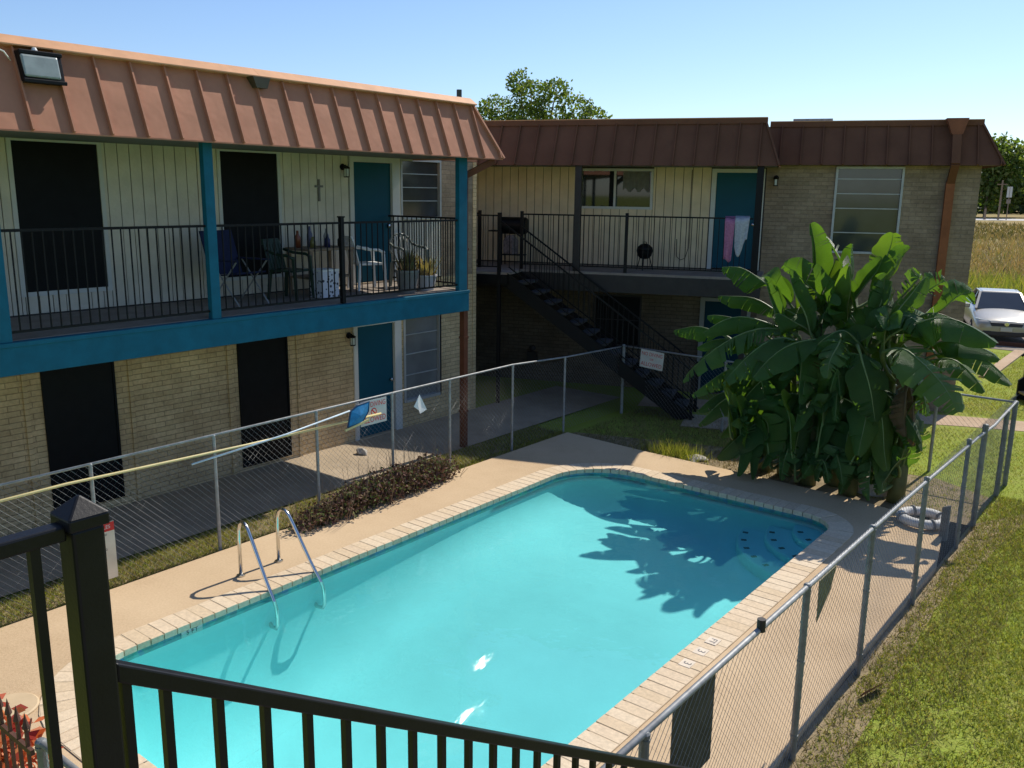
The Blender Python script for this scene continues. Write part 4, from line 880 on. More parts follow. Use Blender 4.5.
# ------------------------------------------------------------------ banana plant
BN = thing('banana_plant', 'big banana clump with broad arching torn leaves at the far end of the pool', 'plant', (-4.4, 13.35, GZ))
def leafmat(name, c1, c2, tr=.42, brown=.78):
    m, nt = nodes(name); tc = N(nt, 'ShaderNodeTexCoord')
    wv = N(nt, 'ShaderNodeTexWave', Scale=16, Distortion=.6); wv.bands_direction = 'X'; wv.inputs['Detail'].default_value = 2
    nt.links.new(tc.outputs['UV'], wv.inputs['Vector'])
    f = noise(nt, 2.5, 4)
    base_ = ramp(nt, f, [(.3, c1), (.7, c2)])
    cs = mixc(nt, .25, base_, ramp(nt, wv.outputs['Fac'], [(0, tuple(x * .6 for x in c1)), (1, tuple(x * 1.35 for x in c2))]))
    sp = N(nt, 'ShaderNodeSeparateXYZ'); nt.links.new(tc.outputs['UV'], sp.inputs[0])
    ed = N(nt, 'ShaderNodeMath', operation='ADD'); nt.links.new(sp.outputs[1], ed.inputs[0])
    n2 = N(nt, 'ShaderNodeMath', operation='MULTIPLY'); nt.links.new(noise(nt, 6, 4), n2.inputs[0]); n2.inputs[1].default_value = .5; nt.links.new(n2.outputs[0], ed.inputs[1])
    cs = mixc(nt, ramp(nt, ed.outputs[0], [(brown + .42, (0, 0, 0)), (brown + .52, (1, 1, 1))]), cs, (.20, .13, .04))
    p = N(nt, 'ShaderNodeBsdfPrincipled', Roughness=.40); p.inputs['Specular IOR Level'].default_value = .42; nt.links.new(cs, p.inputs['Base Color'])
    bu = N(nt, 'ShaderNodeBump', Distance=.006, Strength=.5); nt.links.new(wv.outputs['Fac'], bu.inputs['Height']); nt.links.new(bu.outputs[0], p.inputs['Normal'])
    t = N(nt, 'ShaderNodeBsdfTranslucent'); nt.links.new(mixc(nt, 1, cs, (2.2, 2.0, .5), 'MULTIPLY'), t.inputs['Color'])
    mx = N(nt, 'ShaderNodeMixShader', Fac=tr); nt.links.new(p.outputs[0], mx.inputs[1]); nt.links.new(t.outputs[0], mx.inputs[2])
    o = N(nt, 'ShaderNodeOutputMaterial'); nt.links.new(mx.outputs[0], o.inputs[0]); return m
m_lf = [leafmat('banana_leaf', (.042, .105, .022), (.078, .165, .036), .44), leafmat('banana_leaf_torn', (.055, .13, .036), (.095, .185, .052), .40, .70), leafmat('banana_leaf_young', (.06, .13, .026), (.10, .18, .036), .48), leafmat('banana_leaf_low', (.03, .08, .018), (.055, .125, .03), .44), leafmat('banana_leaf_dead', (.085, .055, .025), (.15, .10, .05), .25, .9)]
m_rib = mat('banana_midrib', (.13, .18, .06), .45, .2, 5)
m_stem = mat('banana_stem', (.11, .125, .045), .6, .35, 4, bump=.004, bscale=18, dirt=(5, .55, (.17, .12, .06)))
STEMS = [(-4.95, 13.45, 2.25), (-4.5, 13.25, 2.55), (-4.15, 13.5, 2.75), (-3.85, 13.2, 2.5), (-3.5, 13.5, 2.45), (-4.7, 13.8, 2.6), (-5.3, 13.5, 1.3), (-3.2, 13.3, 1.7)]
ORG = np.array([-4.4, 13.35, GZ])
for x, y, h in STEMS:
    b = MB(); lx, ly = random.uniform(-.1, .1), random.uniform(-.1, .1)
    b.tube([(x + 4.4 + lx * t, y - 13.35 + ly * t, h * t) for t in (0, .2, .4, .6, .8, 1)], [.13, .12, .105, .095, .08, .045], 12); b.build('pseudostem', m_stem, BN, smooth=True)
def nz(v): return v / (np.linalg.norm(v) + 1e-9)
def banana_leaf(bs, tp, W, arch, hang, roll, kind, rg):
    bs, tp = np.array(bs), np.array(tp); up = np.array([0, 0, 1.])
    ctrl = (bs * .5 + tp * .5) + up * arch * 1.25 + np.array([rg.normal(0, .05), rg.normal(0, .05), 0])
    n = 30; V = []; F = []; U = []; MI = []; ph = rg.uniform(0, 6, 3)
    T = np.linspace(0, 1, n + 1)
    mid = [(1 - t) ** 2 * bs + 2 * t * (1 - t) * ctrl + t * t * tp for t in T]
    tan = [nz(2 * (1 - t) * (ctrl - bs) + 2 * t * (tp - ctrl)) for t in T]
    wob = [np.array([math.sin(t * 5 + ph[0]), math.sin(t * 4 + ph[1]), math.sin(t * 6 + ph[2])]) * .025 * math.sin(math.pi * t) for t in T]; mid = [m + w_ for m, w_ in zip(mid, wob)]; wob = [w_ * 0 for w_ in wob]; cen = (bs + tp) / 2; outw = nz(np.array([cen[0] + 4.3, (cen[1] - 13.4) - .5, 0]))
    def fr(i):
        tz = abs(tan[i][2]); n0 = nz(up * max(.05, 1 - tz * 1.15) + outw * tz * .9); s = nz(np.cross(tan[i], n0)); nn = np.cross(s, tan[i])
        a = R_(roll); return s * math.cos(a) + nn * math.sin(a), nn * math.cos(a) - s * math.sin(a)
    ln = np.linalg.norm(tp - bs)
    tearp = {0: .2, 1: .5, 2: .08, 3: .22, 4: .6}[kind]
    for sd in (-1, 1):
        extra = 0.; off = 0.; prev = None
        for i in range(n):
            if prev is None or rg.random() < tearp: extra = rg.normal(.0, .12 if kind != 1 else .22) + (.08 if kind == 1 else 0); off = abs(rg.normal(0, .012 if kind != 1 else .03)); prev = None
            cols = []
            for j, ii in enumerate((i, i + 1)):
                if j == 0 and prev is not None: cols.append(prev); continue
                t = T[ii]; w_ = W * (max(0, math.sin(math.pi * min(1, (t * .97 + .012)) ** .8)) ** .55) * .5 * (1 + .04 * math.sin(t * 23 + sd))
                if kind == 1: w_ *= 1 - .12 * rg.random()
                s, nn = fr(ii); col = []
                sh = tan[ii] * (off if j == 0 else -off * 0)
                for q in (0, .35, .7, 1.):
                    ang = (hang * 1.45 + extra) * (.55 + .6 * q) - .12 * (1 - q)
                    p = mid[ii] + wob[ii] + (s * sd * math.cos(ang) - nn * math.sin(ang)) * w_ * q + sh * q + tan[ii] * w_ * .25 * q
                    V.append(p); U.append((t * 6 * max(.6, ln), q)); col.append(len(V) - 1)
                cols.append(col)
            prev = cols[1]
            for q in range(3): F.append((cols[0][q], cols[0][q + 1], cols[1][q + 1], cols[1][q])); MI.append(0)
    # petiole and midrib
    st = min(STEMS, key=lambda s: (s[0] - bs[0]) ** 2 + (s[1] - bs[1]) ** 2 * .5 + (0 if s[2] > bs[2] - .9 else 4))
    root = np.array([st[0], st[1], min(st[2] - .05, max(.25, bs[2] - .25))]); k = bs - tan[0] * min(.5, np.linalg.norm(bs - root) * .5)
    pet = [(1 - t) ** 2 * root + 2 * t * (1 - t) * k + t * t * bs for t in np.linspace(0, 1, 7)][:-1]
    path = pet + [mid[i] for i in range(0, n + 1, 3)]
    tb = MB(); tb.tube([Vector(p) for p in path], [.026] * 6 + [.019 * (1 - .9 * i / 10) for i in range(len(path) - 6)], 6)
    k0 = len(V); V += [np.array(v) for v in tb.v]; U += [(0, 0)] * len(tb.v)
    quads = [f for f in tb.f if len(f) == 4]; F += [tuple(x + k0 for x in f) for f in quads]; MI += [1] * len(quads)
    o = raw('leaf', np.array(V) - ORG, F, [m_lf[kind], m_rib if kind != 4 else m_lf[4]], BN)
    me = o.data; me.polygons.foreach_set('material_index', MI); me.polygons.foreach_set('use_smooth', [True] * len(F))
    uv = me.uv_layers.new(name='UV'); uv.data.foreach_set('uv', np.array([U[i] for f in F for i in f], dtype=np.float32).ravel())
    return o
LEAVES = [
(-4.71,13.60,2.82,-4.85,13.40,3.96,0.46,0.05,0.50,60,0),
(-4.03,13.40,2.58,-4.52,13.20,3.76,0.62,0.10,0.15,80,0),
(-4.18,13.30,2.52,-5.10,13.10,3.34,0.62,0.12,0.40,50,0),
(-5.10,13.50,2.70,-6.14,13.20,3.24,0.55,0.25,0.75,20,0),
(-5.07,13.10,2.30,-5.39,13.10,3.13,0.34,0.05,0.80,40,0),
(-4.57,13.00,2.37,-4.94,12.90,3.28,0.36,0.08,0.80,40,0),
(-5.46,13.90,2.51,-6.46,13.80,2.70,0.40,0.15,0.70,20,0),
(-5.17,13.20,2.37,-6.21,12.80,2.21,0.50,0.30,0.70,10,0),
(-6.29,13.60,2.11,-7.15,13.60,2.07,0.42,0.10,0.80,10,0),
(-4.88,13.10,2.32,-6.32,12.40,1.48,0.60,0.55,0.60,0,1),
(-4.76,12.80,2.26,-5.59,12.30,1.56,0.60,0.40,0.60,0,1),
(-4.18,12.80,2.32,-5.08,12.20,1.73,0.62,0.35,0.60,0,0),
(-3.98,12.60,2.41,-3.97,12.10,1.90,0.40,0.20,0.30,0,1),
(-3.44,13.00,2.44,-2.07,12.90,2.51,0.66,0.45,0.80,0,0),
(-3.54,13.40,2.40,-2.58,13.50,2.63,0.50,0.35,0.70,0,0),
(-3.40,13.50,2.74,-2.96,13.80,3.20,0.46,0.10,0.35,-30,1),
(-3.22,13.90,2.61,-2.66,14.10,3.05,0.50,0.10,0.40,-30,0),
(-3.34,12.70,2.30,-2.30,12.20,1.67,0.75,0.40,0.35,0,1),
(-3.08,13.50,2.22,-2.09,13.40,2.22,0.50,0.30,0.80,0,0),
(-2.90,13.40,2.18,-1.88,13.20,1.93,0.50,0.30,0.70,0,0),
(-2.92,13.10,2.13,-2.12,12.80,1.86,0.45,0.30,0.70,0,0),
(-3.86,13.90,3.12,-3.81,14.00,3.84,0.48,0.02,0.10,-70,2),
(-3.86,13.60,2.86,-3.47,13.70,3.65,0.50,0.05,0.40,-60,0),
(-4.32,14.00,2.90,-4.38,14.00,3.65,0.36,0.02,0.60,60,0),
(-3.48,13.40,2.91,-3.23,13.50,3.30,0.36,0.15,0.40,-20,1),
(-4.15,13.50,2.84,-3.82,13.60,3.50,0.42,0.05,0.50,-50,0),
(-3.76,12.50,2.03,-3.66,12.50,0.47,0.85,0.10,0.10,0,3),
(-4.18,12.60,1.82,-4.07,12.50,0.44,0.60,0.05,0.10,0,3),
(-4.74,13.00,1.09,-5.75,12.60,0.28,0.60,0.30,0.50,0,3),
(-5.41,13.40,1.28,-6.31,13.00,0.89,0.50,0.30,0.70,0,3),
(-4.83,12.80,1.64,-5.07,12.50,0.23,0.60,0.15,0.30,0,3),
(-3.49,12.70,1.79,-3.18,12.60,0.60,0.40,0.10,0.40,0,2),
(-3.20,12.90,1.96,-2.90,12.80,0.97,0.34,0.10,0.70,0,4),
(-3.47,12.60,1.97,-3.25,12.50,0.72,0.60,0.05,0.20,0,3),
(-4.50,12.60,1.43,-4.53,12.50,0.19,0.60,0.10,0.30,0,3),
(-3.97,12.50,1.42,-3.91,12.50,0.21,0.60,0.05,0.10,0,3),
(-5.12,12.90,0.98,-5.47,12.60,-0.07,0.50,0.15,0.40,0,3),
(-3.48,12.50,1.28,-3.43,12.50,0.26,0.55,0.05,0.20,0,3),
(-3.13,13.20,1.93,-2.82,13.00,1.38,0.35,0.15,0.60,0,1),
(-4.56,12.90,2.12,-4.47,12.80,1.52,0.40,0.20,0.60,0,4),
(-3.97,12.70,1.94,-4.19,12.50,0.82,0.60,0.10,0.30,0,3),
(-5.27,13.50,1.40,-6.38,13.20,1.20,0.50,0.30,0.70,0,3),
(-3.10,12.80,1.72,-3.01,12.70,1.11,0.35,0.10,0.70,0,4),
(-4.56,13.70,2.79,-4.79,13.60,3.13,0.40,0.10,0.50,40,0),
(-3.74,13.30,2.56,-3.65,13.30,3.28,0.45,0.05,0.50,-60,0),
(-4.53,13.50,2.64,-4.46,13.50,3.44,0.42,0.04,0.40,70,2),
(-3.80,13.20,2.40,-2.92,12.90,2.53,0.50,0.40,0.60,0,0),
(-4.58,13.20,2.37,-5.15,13.10,2.67,0.42,0.15,0.50,30,2),
(-3.38,13.10,1.63,-2.84,12.90,0.88,0.50,0.25,0.40,0,3),
(-5.54,13.30,1.02,-5.94,13.10,0.48,0.45,0.20,0.60,0,3),
(-3.70,12.60,2.21,-3.38,12.50,1.30,0.50,0.10,0.30,0,3),
(-4.69,13.00,1.80,-5.48,12.70,1.14,0.55,0.30,0.50,0,3),
]
rg = np.random.default_rng(11)
for a in LEAVES:
    if a[10] == 3 and a[2] - a[5] > .95: continue
    banana_leaf(a[:3], a[3:6], a[6] * 1.14, a[7], a[8] * (.5 if a[9] == 0 and a[10] < 2 else .8), a[9], a[10], rg)
for k in range(16):    # leaves inside and behind the clump
    an = rg.uniform(0, 2 * math.pi); r0 = rg.uniform(.1, .4); zz = rg.uniform(1.2, 2.6); r1 = r0 + rg.uniform(.7, 1.3)
    banana_leaf((-4.3 + r0 * math.cos(an), 13.6 + r0 * .5 * math.sin(an), zz), (-4.3 + r1 * math.cos(an), 13.6 + r1 * .5 * math.sin(an), zz + rg.uniform(-.8, .35)), rg.uniform(.4, .55), .3, rg.uniform(.3, .7), 0, int(rg.choice([0, 3, 1])), rg)
for k in range(38):    # broad upright leaves of the young suckers at the foot of the clump
    u = (k + rg.uniform(0, 1)) / 38; x = -5.7 + 2.55 * u; y0 = 12.95 + rg.uniform(-.25, .35); z0_ = rg.uniform(.15, .75); h_ = rg.uniform(.8, 1.35) * (1 - .5 * abs(u - .5)); sx = (u - .5) * rg.uniform(.3, 1.5) + rg.uniform(-.25, .25)
    banana_leaf((x, y0, z0_), (x + sx * .7, y0 - rg.uniform(.0, .45), z0_ + h_), rg.uniform(.42, .62), rg.uniform(.0, .3), rg.uniform(.1, .6), rg.uniform(-60, 60), int(rg.choice([3, 0, 0, 1, 2])), rg)
for a in ((-5.2, 13.1, 2.0, -6.35, 12.9, 1.95, .5, .3, .6, 0, 0), (-5.3, 13.2, 2.2, -6.3, 13.1, 2.45, .5, .2, .7, 15, 0), (-5.1, 13.0, 1.7, -6.3, 12.7, 1.2, .55, .35, .6, 0, 1), (-5.3, 13.0, 1.4, -6.2, 12.8, .7, .5, .3, .5, 10, 3)): banana_leaf(a[:3], a[3:6], a[6], a[7], a[8], a[9], a[10], rg)
for k in range(14):    # paddles filling the heart of the crown
    an = rg.uniform(0, 2 * math.pi); x = -4.25 + rg.uniform(-.9, .9); zz = rg.uniform(1.9, 2.6); ln = rg.uniform(.35, .85)
    banana_leaf((x, 13.2 + rg.uniform(-.3, .3), zz), (x + ln * math.cos(an), 13.15 + .6 * ln * math.sin(an), zz + rg.uniform(.35, .95)), rg.uniform(.4, .6), rg.uniform(.05, .3), rg.uniform(.15, .6), rg.uniform(-70, 70), int(rg.choice([0, 0, 1, 2])), rg)
for k in range(18):    # low leaves bending out over the deck edge and hiding the feet of the stems
    x = -5.6 + 2.5 * (k + rg.uniform(0, 1)) / 18; y0 = 12.95 + rg.uniform(-.1, .2); zz = rg.uniform(.35, .75)
    banana_leaf((x, y0, zz), (x + rg.uniform(-.4, .4), y0 - rg.uniform(.25, .55), rg.uniform(.05, .3)), rg.uniform(.34, .5), rg.uniform(.25, .5), rg.uniform(.2, .6), rg.uniform(-35, 35), int(rg.choice([3, 3, 0, 1])), rg)
for k in range(14):    # arching leaves thrown out towards the pool and to both sides
    an = rg.uniform(math.pi * 1.0, math.pi * 2.0); zz = rg.uniform(1.1, 2.3); x0 = -4.35 + rg.uniform(-.8, .8); ln = rg.uniform(.7, 1.25)
    banana_leaf((x0, 12.95 + rg.uniform(-.15, .3), zz), (x0 + ln * math.cos(an), 12.9 + .55 * ln * math.sin(an), zz + rg.uniform(-.9, .1)), rg.uniform(.42, .6), rg.uniform(.25, .5), rg.uniform(.3, .8), rg.uniform(-20, 20), int(rg.choice([0, 1, 3, 3, 0])), rg)
# ------------------------------------------------------------------ leaf scatter helpers
def leaf_cloud(centres, radii, n, size, rg, flat=.35, shell=.55, updir=.4):
    c = np.array(centres)[rg.integers(0, len(centres), n)] if radii is None else None
    idx = rg.choice(len(centres), n, p=np.array([np.prod(r) ** .7 for r in radii]) / sum(np.prod(r) ** .7 for r in radii))
    d = rg.normal(size=(n, 3)); d /= np.linalg.norm(d, axis=1)[:, None]; rad = (shell + (1 - shell) * rg.random(n)) * np.where(rg.random(n) < .12, rg.uniform(1, 1.25, n), 1)
    P = np.array(centres)[idx] + d * rad[:, None] * np.array(radii)[idx]
    a = rg.normal(size=(n, 3)) + [0, 0, updir]; a /= np.linalg.norm(a, axis=1)[:, None]; s = np.cross(a, rg.normal(size=(n, 3))); s /= np.linalg.norm(s, axis=1)[:, None] + 1e-6
    L_ = size * rg.uniform(.6, 1.3, n)[:, None]
    V = np.stack([P - a * L_ * .5, P + s * L_ * flat, P + a * L_ * .5, P - s * L_ * flat], 1).reshape(-1, 3)
    return V, np.arange(4 * n).reshape(-1, 4)
def tree(name, label, loc, centres, radii, n, size, m, trunk, group=None, seed=1):
    rg_ = np.random.default_rng(seed); t = thing(name, label, 'tree', loc, 0, group); V, F = leaf_cloud(centres, radii, n, size, rg_); raw('crown', V, F, m, t)
    b = MB(); b.tube([(0, 0, -.2), (.05, .03, trunk[1] * .4), (0, .05, trunk[1])], [trunk[0], trunk[0] * .75, trunk[0] * .5], 10)
    for c in centres: b.tube([(0, .05, trunk[1] * .75), (c[0] * .45, c[1] * .45 + .03, (trunk[1] * .8 + c[2]) * .5), (c[0], c[1], c[2] + .1)], [trunk[0] * .45, trunk[0] * .28, trunk[0] * .1], 6)
    b.build('trunk', m_wood, t, smooth=True); return t
m_tl = island('tree_leaves', [(0, (.05, .085, .018)), (.45, (.11, .155, .035)), (.8, (.17, .21, .05)), (1, (.24, .24, .09))], .5, .45)
m_tld = island('dark_tree_leaves', [(0, (.022, .04, .012)), (.6, (.04, .06, .018)), (1, (.065, .085, .025))], .6, .2)
# low dry hedge on the strip between deck and left fence
rgh = np.random.default_rng(3)
def bush(loc, cs, rs, n, m, label, nm='shrub'):
    t = thing(nm, label, 'shrub', loc); V, F = leaf_cloud(cs, rs, n, .055, rgh, .28, .35, .2); raw('foliage', V, F, m, t)
    b = MB()
    for k in range(110):
        c = cs[k % len(cs)]; r_ = rs[k % len(cs)]; q = rgh.normal(size=3) * .55
        b.tube([(c[0] + q[0] * r_[0] * .5, c[1] + q[1] * r_[1] * .6, 0), (c[0] + q[0] * r_[0], c[1] + q[1] * r_[1], c[2] + abs(q[2]) * r_[2] * 1.9)], [.005, .0022], 4)
    b.build('stem', m_wood, t); return t
m_hd = island('dry_shrub_leaves', [(0, (.05, .028, .024)), (.35, (.14, .07, .055)), (.65, (.19, .12, .075)), (.74, (.10, .13, .035)), (.9, (.15, .19, .05)), (1, (.28, .20, .13))], .8, .15, (1.2, 1.0, .7))
bush((-8.86, 7.3, GZ), [(0, -.25, .16), (.02, .2, .2), (-.03, .55, .22)], [(.26, .4, .2), (.28, .4, .24), (.25, .4, .25)], 2600, m_hd, 'low dry brown shrub nearest the ladder along the left fence')
bush((-8.9, 8.3, GZ), [(0, -.35, .22), (.03, .05, .26), (-.03, .4, .24)], [(.28, .45, .25), (.3, .45, .28), (.28, .4, .27)], 3000, m_hd, 'middle dry brown shrub of the row along the left fence')
bush((-8.9, 9.3, GZ), [(0, -.4, .23), (0, .0, .25), (-.02, .3, .18)], [(.28, .4, .27), (.28, .4, .28), (.22, .35, .22)], 2600, m_hd, 'dry brown shrub below the white rag at the far end of the row')
# ------------------------------------------------------------------ grass
m_gr = island('grass_blades', [(0, (.12, .155, .03)), (.35, (.25, .29, .05)), (.7, (.37, .385, .08)), (.88, (.47, .42, .12)), (1, (.47, .37, .17))], .6, .35, (1.4, 1.4, .5))
m_grd = island('dry_grass_blades', [(0, (.09, .11, .03)), (.4, (.20, .17, .06)), (.8, (.30, .23, .10)), (1, (.34, .25, .13))], .8, .25, (1.3, 1.2, .6))
def blades(name, pts, h, w_, m, rg, lean=.5, hv=.5):
    n = len(pts); a = rg.uniform(0, 2 * math.pi, n); s = np.stack([np.cos(a), np.sin(a), np.zeros(n)], 1) * w_ * rg.uniform(.6, 1.3, n)[:, None]
    hh = h * rg.uniform(1 - hv, 1 + hv, n); d = rg.normal(size=(n, 3)) * lean; d[:, 2] = 1; d = d * hh[:, None]
    V = np.stack([pts - s, pts + s, pts + d], 1).reshape(-1, 3); o = raw(name, V, np.arange(3 * n).reshape(-1, 3), m); return struct(o, 'stuff')
def scatter(x0, x1, y0, y1, n, rg, keep=None, z=GZ):
    p = np.stack([rg.uniform(x0, x1, n), rg.uniform(y0, y1, n), np.full(n, z)], 1)
    cl = np.sin(p[:, 0] * 2.3 + 1.2 * np.sin(p[:, 1] * 1.1)) + np.sin(p[:, 1] * 1.7 + p[:, 0] * .8) + .8 * np.sin(p[:, 0] * 7 + p[:, 1] * 5) + .7 * np.sin(p[:, 0] * 13.1 - p[:, 1] * 9.3)
    k = cl + rg.normal(0, 1.2, n) > -2.1
    if keep is not None: k &= keep(p)
    return p[k]
def offpath(p):
    x, y = p[:, 0] - P0[0], p[:, 1] - P0[1]; c, s = math.cos(TH), math.sin(TH); ly = -x * s + y * c; lx = x * c + y * s
    return ~((ly > .35) & (ly < 1.6)) & ~((lx < 9.95) & (ly > .3))
rgg = np.random.default_rng(21)
edge = lambda p: (p[:, 0] > -1.92 + .2 * np.sin(p[:, 1] * 2.1)) | (rgg.random(len(p)) < .6)
blades('lawn_grass', np.concatenate([scatter(-2.02, 2.2, 4.0, 14.6, 190000, rgg, edge), scatter(-2.0, 5, 14.4, 29, 40000, rgg, offpath), scatter(-3.9, -2.0, 13.2, 29, 26000, rgg, offpath), scatter(-6, -3.2, 19.5, 29, 12000, rgg, offpath)]), (.036), .0055, m_gr, rgg, .8)
blades('strip_grass', scatter(-9.8, -9.06, 1.2, 13.2, 22000, rgg), .06, .005, m_gr, rgg, .8)
blades('dry_grass', np.concatenate([scatter(-9.8, -9.06, 1.2, 13.2, 12000, rgg), scatter(-9.0, -4.5, 13.1, 16.0, 16000, rgg, offpath), scatter(-2.08, -1.2, 3.5, 14.5, 9000, rgg)]), .055, .005, m_grd, rgg, .8)
a = rgg.normal(size=(900, 2)) * [.26, .13]; blades('grass_tuft', np.stack([-6.85 + a[:, 0], 13.28 + a[:, 1], np.full(900, GZ)], 1), .20, .006, m_gr, rgg, .45)
# field weeds
def fscat(n, y0, y1):
    y = y0 * (y1 / y0) ** rgg.random(n); x = -y * rgg.uniform(.02, .32, n) + 1.5; return np.stack([x, y, np.full(n, GZ)], 1)
blades('green_weeds', fscat(9000, 37.2, 52), .75, .03, m_gr, rgg, .45)
m_fd = island('field_grass', [(0, (.20, .22, .06)), (.4, (.32, .26, .10)), (.75, (.38, .27, .12)), (1, (.42, .34, .17))], .8, .3, (1.2, 1.1, .7))
blades('dry_weeds', fscat(12000, 50, 120), .55, .06, m_fd, rgg, .5)
blades('far_weeds', fscat(6000, 110, 185), .5, .12, m_grd, rgg, .5)
# ------------------------------------------------------------------ far road, poles and trees
rd = MB(); c = Vector((-40, 226, GZ + .03)); d = Vector((.784, .621, 0)).normalized(); nn = Vector((-d.y, d.x, 0))
rd.poly([c - d * 160 - nn * 9, c + d * 160 - nn * 9, c + d * 160 + nn * 9, c - d * 160 + nn * 9]); struct(rd.build('road', mat('pale_road', (.52, .50, .47), .9, .1, .2)))
def pole(name, label, loc, h, r, extra=None, cat='pole'):
    t = thing(name, label, cat, loc); b = MB(); b.tube([(0, 0, -.3), (0, 0, h)], [r, r * .75], 8); b.build('shaft', m_wood, t)
    if extra: extra(t)
    return t
def ex1(t):
    b = MB(); b.box(-1.0, 1.0, -.1, .1, 7.6, 7.8); b.build('crossarm', m_wood, t)
def ex2(t):
    b = MB(); b.box(-.5, .5, -.06, .06, 4.9, 7.2); b.build('sign_board', m_white, t); b = MB(); b.box(-.4, .4, -.07, .05, 3.6, 4.5); b.build('lower_sign_board', m_slab, t)
pole('utility_pole', 'dark wooden pole beside the far road at the right edge', (-38.6, 222, GZ), 8.6, .22, ex1, 'utility pole')
pole('road_sign', 'white sign board on a post by the far road', (-37.0, 222, GZ), 7.3, .1, ex2, 'sign')
pole('short_post', 'short dark post at the near edge of the far road', (-41.3, 222, GZ), 2.4, .28, None, 'post')
tree('tree', 'light green bushy tree rising behind the rear brown roof', (-24.9, 33, GZ), [(-2.6, 0, 6.2), (-1.4, .3, 7.0), (.1, 0, 7.3), (1.5, .2, 6.9), (2.7, 0, 6.3), (-.3, .5, 5.6), (.6, -.3, 8.1), (-1.0, 0, 7.9), (3.6, .2, 5.9), (-3.3, 0, 7.0), (-.2, 0, 8.7), (2.2, 0, 8.0), (-2.2, 0, 8.2), (-.9, 0, 9.3), (1.2, 0, 8.9), (-3.9, 0, 6.9), (3.9, 0, 6.8), (3.2, 0, 7.5), (-3.0, 0, 7.8)], [(1.2, 1.3, .9), (1.2, 1.4, 1.0), (1.2, 1.4, 1.0), (1.1, 1.3, .9), (1.0, 1.1, .8), (2.4, 1.5, 1.2), (.55, .6, .5), (.6, .7, .5), (.5, .6, .4), (.7, .8, .6), (1.0, 1.0, .7), (.9, 1, .7), (.9, 1, .7), (.6, .7, .6), (.7, .8, .5), (.7, .8, .7), (.8, .8, .6), (.7, .8, .6), (.7, .8, .6)], 17000, .15, m_tl, (.2, 4.6), seed=4)
hx = [(-74, 240, 13, 12), (-62, 250, 13, 11), (-47, 252, 18.5, 12), (-38, 262, 15, 12), (-27, 262, 14, 12), (-14, 268, 13, 12), (-88, 232, 13, 13)]
lab = ['far dark tree left of the tallest one beyond the road', 'far low tree just right of the rear roof corner', 'tallest far green tree beyond the road at the right edge', 'far dark tree right of the tallest one beyond the road', 'far tree beyond the road cut by the right edge of the photo', 'far tree beyond the road outside the right edge', 'far tree beyond the road hidden behind the brick corner']
for k, (x, y, h, r) in enumerate(hx):
    rg_ = np.random.default_rng(40 + k); cs = [(rg_.uniform(-.5, .5) * r, rg_.uniform(-.3, .3) * r, h * rg_.uniform(.25, .85)) for _ in range(9)]; rs = [(r * .46, r * .46, h * .27)] * 9
    tree('tree', lab[k], (x, y, GZ), cs, rs, 5200, 1.05, m_tld if k != 2 else m_tl, (.4, h * .5), 'trees beyond the far road', 60 + k)
# far low wood line closing the horizon
V = []; rgw = np.random.default_rng(77); n = 14000
ang = rgw.uniform(-1.15, 1.0, n); dist = 330 + rgw.uniform(-12, 25, n); hh = 11 + 2.5 * np.sin(ang * 37) + 1.6 * np.sin(ang * 91)
P = np.stack([np.sin(ang) * dist, np.cos(ang) * dist, rgw.random(n) ** .8 * hh], 1); a = rgw.normal(size=(n, 3)); s = rgw.normal(size=(n, 3))
V = np.stack([P - a * 1.1, P + s * .9, P + a * 1.1, P - s * .9], 1).reshape(-1, 3); struct(raw('far_wood', V, np.arange(4 * n).reshape(-1, 4), m_tld), 'stuff')
# ------------------------------------------------------------------ parked car
CRT = thing('parked_car', 'silver white sedan parked nose first beside the dry field', 'car', (-5.4, 32.9, GZ + .012), R_(17))
m_car = mat('silver_car_paint', (.42, .40, .35), .24, .04, 2, metal=.2, spec=.6); m_glc = glass_mat('car_glass', (.02, .025, .03), .03); m_tyre = mat('tyre_rubber', (.015, .015, .015), .8); m_rim = mat('alloy_rim', (.5, .5, .5), .3, .1, 9, metal=.8)
stn = [(-2.36, .62, .34, .50, .60), (-2.28, .80, .24, .60, .70), (-2.05, .87, .20, .68, .77), (-1.5, .90, .19, .76, .87), (-.95, .90, .19, .83, .96), (-.2, .90, .19, .88, .99), (.7, .90, .19, .90, 1.0), (1.5, .90, .20, .92, 1.03), (2.1, .86, .26, .92, 1.06), (2.34, .74, .36, .85, 1.0)]
b = MB(); vs = []
for y, hw, zb, zl, zt in stn:
    half = [(.0, zb), (hw * .8, zb), (hw * .98, zb + .12), (hw, (zb + zl) / 2 + .05), (hw * .97, zl), (hw * .84, zt - .02), (hw * .45, zt + .015), (0, zt + .025)]
    vs += [(x, y, z) for x, z in half] + [(-x, y, z) for x, z in half[-2:0:-1]]
m_ = 14
b.add(vs, [(i * m_ + k, i * m_ + (k + 1) % m_, (i + 1) * m_ + (k + 1) % m_, (i + 1) * m_ + k) for i in range(len(stn) - 1) for k in range(m_)] + [tuple(range(m_)), tuple((len(stn) - 1) * m_ + k for k in range(m_))])
bd = b.build('body', m_car, CRT, smooth=True, sub=2)
gh = [(-1.02, .78, .93, .70, .94), (-.18, .72, .95, .56, 1.40), (.75, .73, .97, .57, 1.42), (1.72, .74, .99, .62, 1.06)]
b = MB(); vs = []
for y, wb, zb, wt, zt in gh: vs += [(-wb, y, zb), (-wt, y, zt), (wt, y, zt), (wb, y, zb)]
